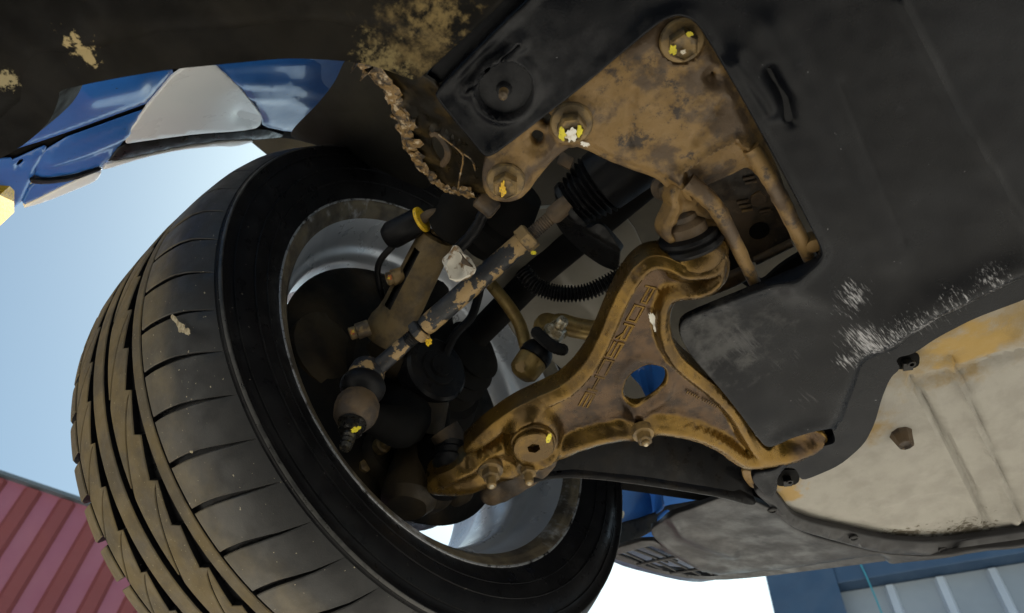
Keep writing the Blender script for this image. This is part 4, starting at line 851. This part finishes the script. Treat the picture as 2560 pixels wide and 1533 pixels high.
# ---- felt mat, sealing strip, bumper
plf = P3(U(2300, 850, .500), U(2560, 1300, .515), U(1950, 1240, .503))
def felt_relief(P, ed):
    g1 = cc(c6, [(940, 590), (1010, 690), (1080, 820), (1180, 1010), (1250, 1190)]); g2 = cc(c6, [(1090, 520), (1200, 780), (1290, 990), (1370, 1190)])
    r = .004 * wob(P, .006, 1) + .0009 * wob(P, .05, 2) - .007 * gline(P, g1, 8) + .004 * gline(P, [(x - 16, y) for x, y in g1], 14) + .0045 * gline(P, g2, 7) - .003 * gline(P, [(x + 12, y) for x, y in g2], 7)
    r += .008 * ss(P[:, 1], 900, 820) * ss(P[:, 0], 2250, 2350) - .006 * gline(P, cc(c6, [(980, 600), (1150, 560), (1373, 480)]), 12)
    for rx, ry in ((150, 45), (95, 28)):
        e = np.hypot((P[:, 0] - c6(960, 0)[0]) / rx, (P[:, 1] - c6(0, 1085)[1]) / ry); r += .0022 * np.exp(-((e - 1) / .12) ** 2)
    return r - .010 * np.exp(-(segdist([(1975, 1295), (2120, 1332), (2217, 1350), (2348, 1356), (2560, 1330)], P, False) / 22) ** 2)
felt = sheet('felt_mat', [(1900, 1190), (1930, 1224), (1975, 1290), (2027, 1309), (2119, 1329), (2217, 1349), (2348, 1355), (2560, 1329), (3000, 1240), (3300, 700), (3000, 560), (2560, 700), (2330, 800), (2200, 900), (2150, 1050), (2080, 1130)], plf, m_felt, car, res=10, thick=.006, rnd=.003, relief=felt_relief)
pp = plf.at(2252, 1085) + Vector((0, 0, .004)); MB().lathe(pp, DOWN, [(-.004, .013), (.002, .0135), (.004, .0110), (.010, .0095), (.017, .0080), (.0185, .0070), (.016, .0050), (.016, 0)], 9, cap=False).rough(.0006, 300).build('rubber_plug', m_dark_rust, felt, 30)
pls = plf.off(.006)
strip = sheet('seal_strip', [(1884, 1226), (1924, 1222), (1950, 1252), (1978, 1292), (2030, 1312), (2120, 1332), (2220, 1354), (2345, 1362), (2560, 1334), (3000, 1250), (3000, 1275), (2560, 1362), (2400, 1388), (2330, 1390), (2200, 1382), (2090, 1352), (2000, 1326), (1962, 1302), (1932, 1268)], pls, m_bumper, car, res=10, thick=.008, rnd=.002, relief=lambda P, ed: .003 * ss(ed, 0, 7) - .004 * gline(P, [(1930, 1235), (1985, 1308), (2110, 1342), (2250, 1372)], 3))
for (x, y) in (c6(410, 1085), c6(720, 1190), c6(1060, 1235)):
    MB().lathe(pls.at(x, y) + pls.n * .002, pls.n, [(0, .0052), (.0015, .0050), (.002, .0035), (.001, .0030), (.001, 0)], 20, cap=False).build('screw', m_blackmetal, strip)
sheet('rust_tab', cc(c9, [(1600, 110), (1690, 130), (1800, 260), (1770, 310), (1690, 290), (1620, 200)]), pls.off(-.008), m_rust, strip, res=8, thick=.004)
plb = P3(pls.at(1935, 1275) + Vector((0, 0, .006)), pls.at(2200, 1384) + Vector((0, 0, .006)), U(1728, 1458, .60))
gr_hole = cc(c9, [(250, 1010), (610, 905), (720, 950), (920, 1045), (1160, 1165), (1385, 1268), (1280, 1285), (1050, 1275), (700, 1215), (400, 1115), (250, 1050)])
bump = sheet('bumper_panel', cc(c9, [(620, 738), (730, 694), (830, 596), (1000, 545), (1200, 475), (1450, 392), (1700, 440), (1780, 480)]) + [(1934, 1278), (1968, 1312), (2010, 1336), (2095, 1360), (2200, 1388), (2330, 1394), (2600, 1358), (3000, 1275), (3000, 1290), (2600, 1362), (2400, 1388), (2200, 1416)] + cc(c9, [(2050, 1250), (1700, 1290), (1350, 1316), (1050, 1300), (700, 1240), (400, 1140), (215, 1082), (225, 985), (240, 950), (610, 852), (780, 930)]), plb, m_bumper, car, holes=[gr_hole], res=8, thick=.006, rnd=.002, it=1,
             relief=lambda P, ed: .003 * wob(P, .008, 3) - .014 * gline(P, [(1527, 1406), (1645, 1444), (1798, 1461), (1963, 1447), (2200, 1416)], 16) + .004 * gline(P, cc(c9, [(850, 620), (960, 790), (1200, 880), (1500, 980)]), 12) + .004 * gline(P, cc(c9, [(620, 740), (830, 940), (1180, 1140)]), 10))
sheet('grille_recess', cc(c9, [(200, 960), (620, 860), (1400, 1260), (1050, 1310), (200, 1100)]), plb.off(-.03), m_navy, bump, res=14, thick=.003)
for (a_, b_) in (((250, 1040), (560, 1150)), ((300, 1005), (740, 1200)), ((375, 970), (800, 1130)), ((490, 940), (900, 1120)), ((590, 915), (1010, 1110)), ((640, 1100), (1010, 1270)), ((760, 1080), (1150, 1262)), ((880, 1050), (1270, 1250))):
    MB().tube([plb.at(*c9(*a_)) - plb.n * .006, plb.at(*c9(*b_)) - plb.n * .006], .0020, 8).build('grille_slat', m_bumper, bump)
for (a_, b_) in (((480, 1135), (920, 1050)), ((830, 1228), (1190, 1180))):
    MB().tube([plb.at(*c9(*a_)) - plb.n * .004, plb.at(*c9(*b_)) - plb.n * .004], .0024, 8).build('grille_bar', m_bumper, bump)
plw = Plane((-.60, 0, 0), (1, -.3, -.25)); plw = Plane(WXP(1600, 1260, -.60), (1, -.35, -.3))
corner = sheet('bumper_corner', cc(c9, [(120, 120), (610, 300), (640, 560), (640, 620), (250, 720), (238, 985), (120, 1000)]), plw, m_blue, car, res=12, thick=.004, relief=lambda P, ed: .004 * wob(P, .01, 3))
plw2 = P3(WXP(*c9(600, 310), -.62), WXP(*c9(740, 330), -.55), WXP(*c9(640, 580), -.60))
sheet('corner_flange', cc(c9, [(600, 260), (728, 280), (735, 420), (755, 500), (640, 580)]), plw2, m_blue, corner, res=8, thick=.003)
sheet('corner_flange', cc(c9, [(700, 612), (800, 530), (822, 540), (820, 590), (722, 690)]), plw.off(.05), m_blue, corner, res=8, thick=.003)
sheet('bumper_bracket', cc(c9, [(200, 705), (640, 580), (780, 490), (1000, 455), (1300, 395), (1700, 380), (1600, 460), (1000, 565), (850, 600), (835, 560), (800, 530), (700, 605), (720, 700), (640, 745), (240, 960), (200, 960)]), plw.off(.012), m_blackmetal, corner, res=9, thick=.004)
MB().lathe(plw.at(*c9(285, 580)), plw.n, [(0, .008), (.004, .008), (.005, .005), (.010, .005), (.010, 0)], 20, cap=False).build('screw', m_galv, corner)
MB().lathe(plw.at(*c9(870, 365)) + plw.n * .03, plw.n, [(0, .007), (.003, .007), (.004, .004), (.006, 0)], 20, cap=False).build('screw', m_galv, corner)
# blue inner wing seen through the arm's hole
pli = P3(D(1560, 900, 1.02), D(1690, 900, .98), D(1620, 1010, 1.00))
iw = sheet('inner_panel', [(1580, 880), (1640, 860), (1720, 870), (1720, 1040), (1650, 1050), (1628, 1020), (1600, 960), (1570, 930)], pli, m_blue, car, res=8, thick=.003, relief=lambda P, ed: .006 * ss(P[:, 0] - .1 * (P[:, 1] - 900), 1622, 1630) - .006 * gline(P, [(1602, 930), (1622, 1015)], 8))
MB().lathe(pli.at(1626, 1001), pli.n, [(0, .0055), (.002, .0055), (.003, .002), (.003, 0)], 16, cap=False).build('screw', m_whitemark, iw)

# ---- two-post lift: yellow pad under the sill, arm and column
pad = Vector(D(-122, 470, .80)); lp = Vector((pad.x - 1.35, pad.y - .75, 0))
lift = tag(empty('car_lift', lp), 'yellow lift arm and column holding up the blue sill', 'car lift')
dirL = (Vector((lp.x, lp.y, 0)) - Vector((pad.x, pad.y, 0))).normalized(); sdL = Vector((-dirL.y, dirL.x, 0))
MB().lathe(Vector((pad.x, pad.y, pad.z - .045)), (0, 0, 1), [(0, 0), (0, .052), (.01, .058), (.065, .058), (.075, .050), (.075, 0)], 8, cap=False).build('pad', m_yellow, lift, 20)
al = (Vector((lp.x, lp.y, 0)) - Vector((pad.x, pad.y, 0))).length
MB().box(Vector((pad.x, pad.y, pad.z - .09)) + dirL * (al / 2), dirL * (al / 2), sdL * .05, Vector((0, 0, .04))).build('swing_arm', m_yellow, lift, smooth=False, bevel=.006)
MB().box(Vector((lp.x, lp.y, 1.5)) + dirL * .16, dirL * .15, sdL * .17, Vector((0, 0, 1.5))).build('column', m_frameblue, lift, smooth=False, bevel=.01)
MB().box(Vector((lp.x, lp.y, .012)) + dirL * .16, dirL * .25, sdL * .28, Vector((0, 0, .012))).build('base_plate', m_frameblue, lift, smooth=False)
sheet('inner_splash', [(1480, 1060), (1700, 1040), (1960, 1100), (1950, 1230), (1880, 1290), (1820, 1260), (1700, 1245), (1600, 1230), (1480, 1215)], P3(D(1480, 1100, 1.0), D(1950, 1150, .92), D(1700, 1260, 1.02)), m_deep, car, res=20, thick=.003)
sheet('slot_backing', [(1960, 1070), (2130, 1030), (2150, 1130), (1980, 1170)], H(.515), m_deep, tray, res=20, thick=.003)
sheet('corner_backing', cc(c9, [(60, 60), (900, 160), (1800, 280), (1780, 520), (1300, 600), (1000, 760), (820, 940), (240, 1080), (60, 1080)]), plw.off(-.06), m_blue, corner, res=16, thick=.003)
# bird-lime like splash of dried mud on the tyre shoulder
def on_tyre(px, py, R):
    r = ray(px, py); c = WC - CAM; a = r.y ** 2 + r.z ** 2; b = -2 * (r.y * c.y + r.z * c.z); k = c.y ** 2 + c.z ** 2 - R * R
    p = CAM + r * ((-b - math.sqrt(b * b - 4 * a * k)) / 2 / a); return p, Vector((0, p.y - WC.y, p.z - WC.z)).normalized()
for (x, y, rx, ry, rot, sd_) in ((436, 798, 5, 14, -.6, 61), (452, 818, 9, 16, -.5, 62), (468, 830, 6, 9, -.2, 63), (478, 1130, 4, 3, .4, 65)):
    p, nr = on_tyre(x, y, .3252); splat('mud_splash', (x, y), rx, ry, Plane(p, nr), m_splash, tyre, rot=rot, seed=sd_, rag=.28)
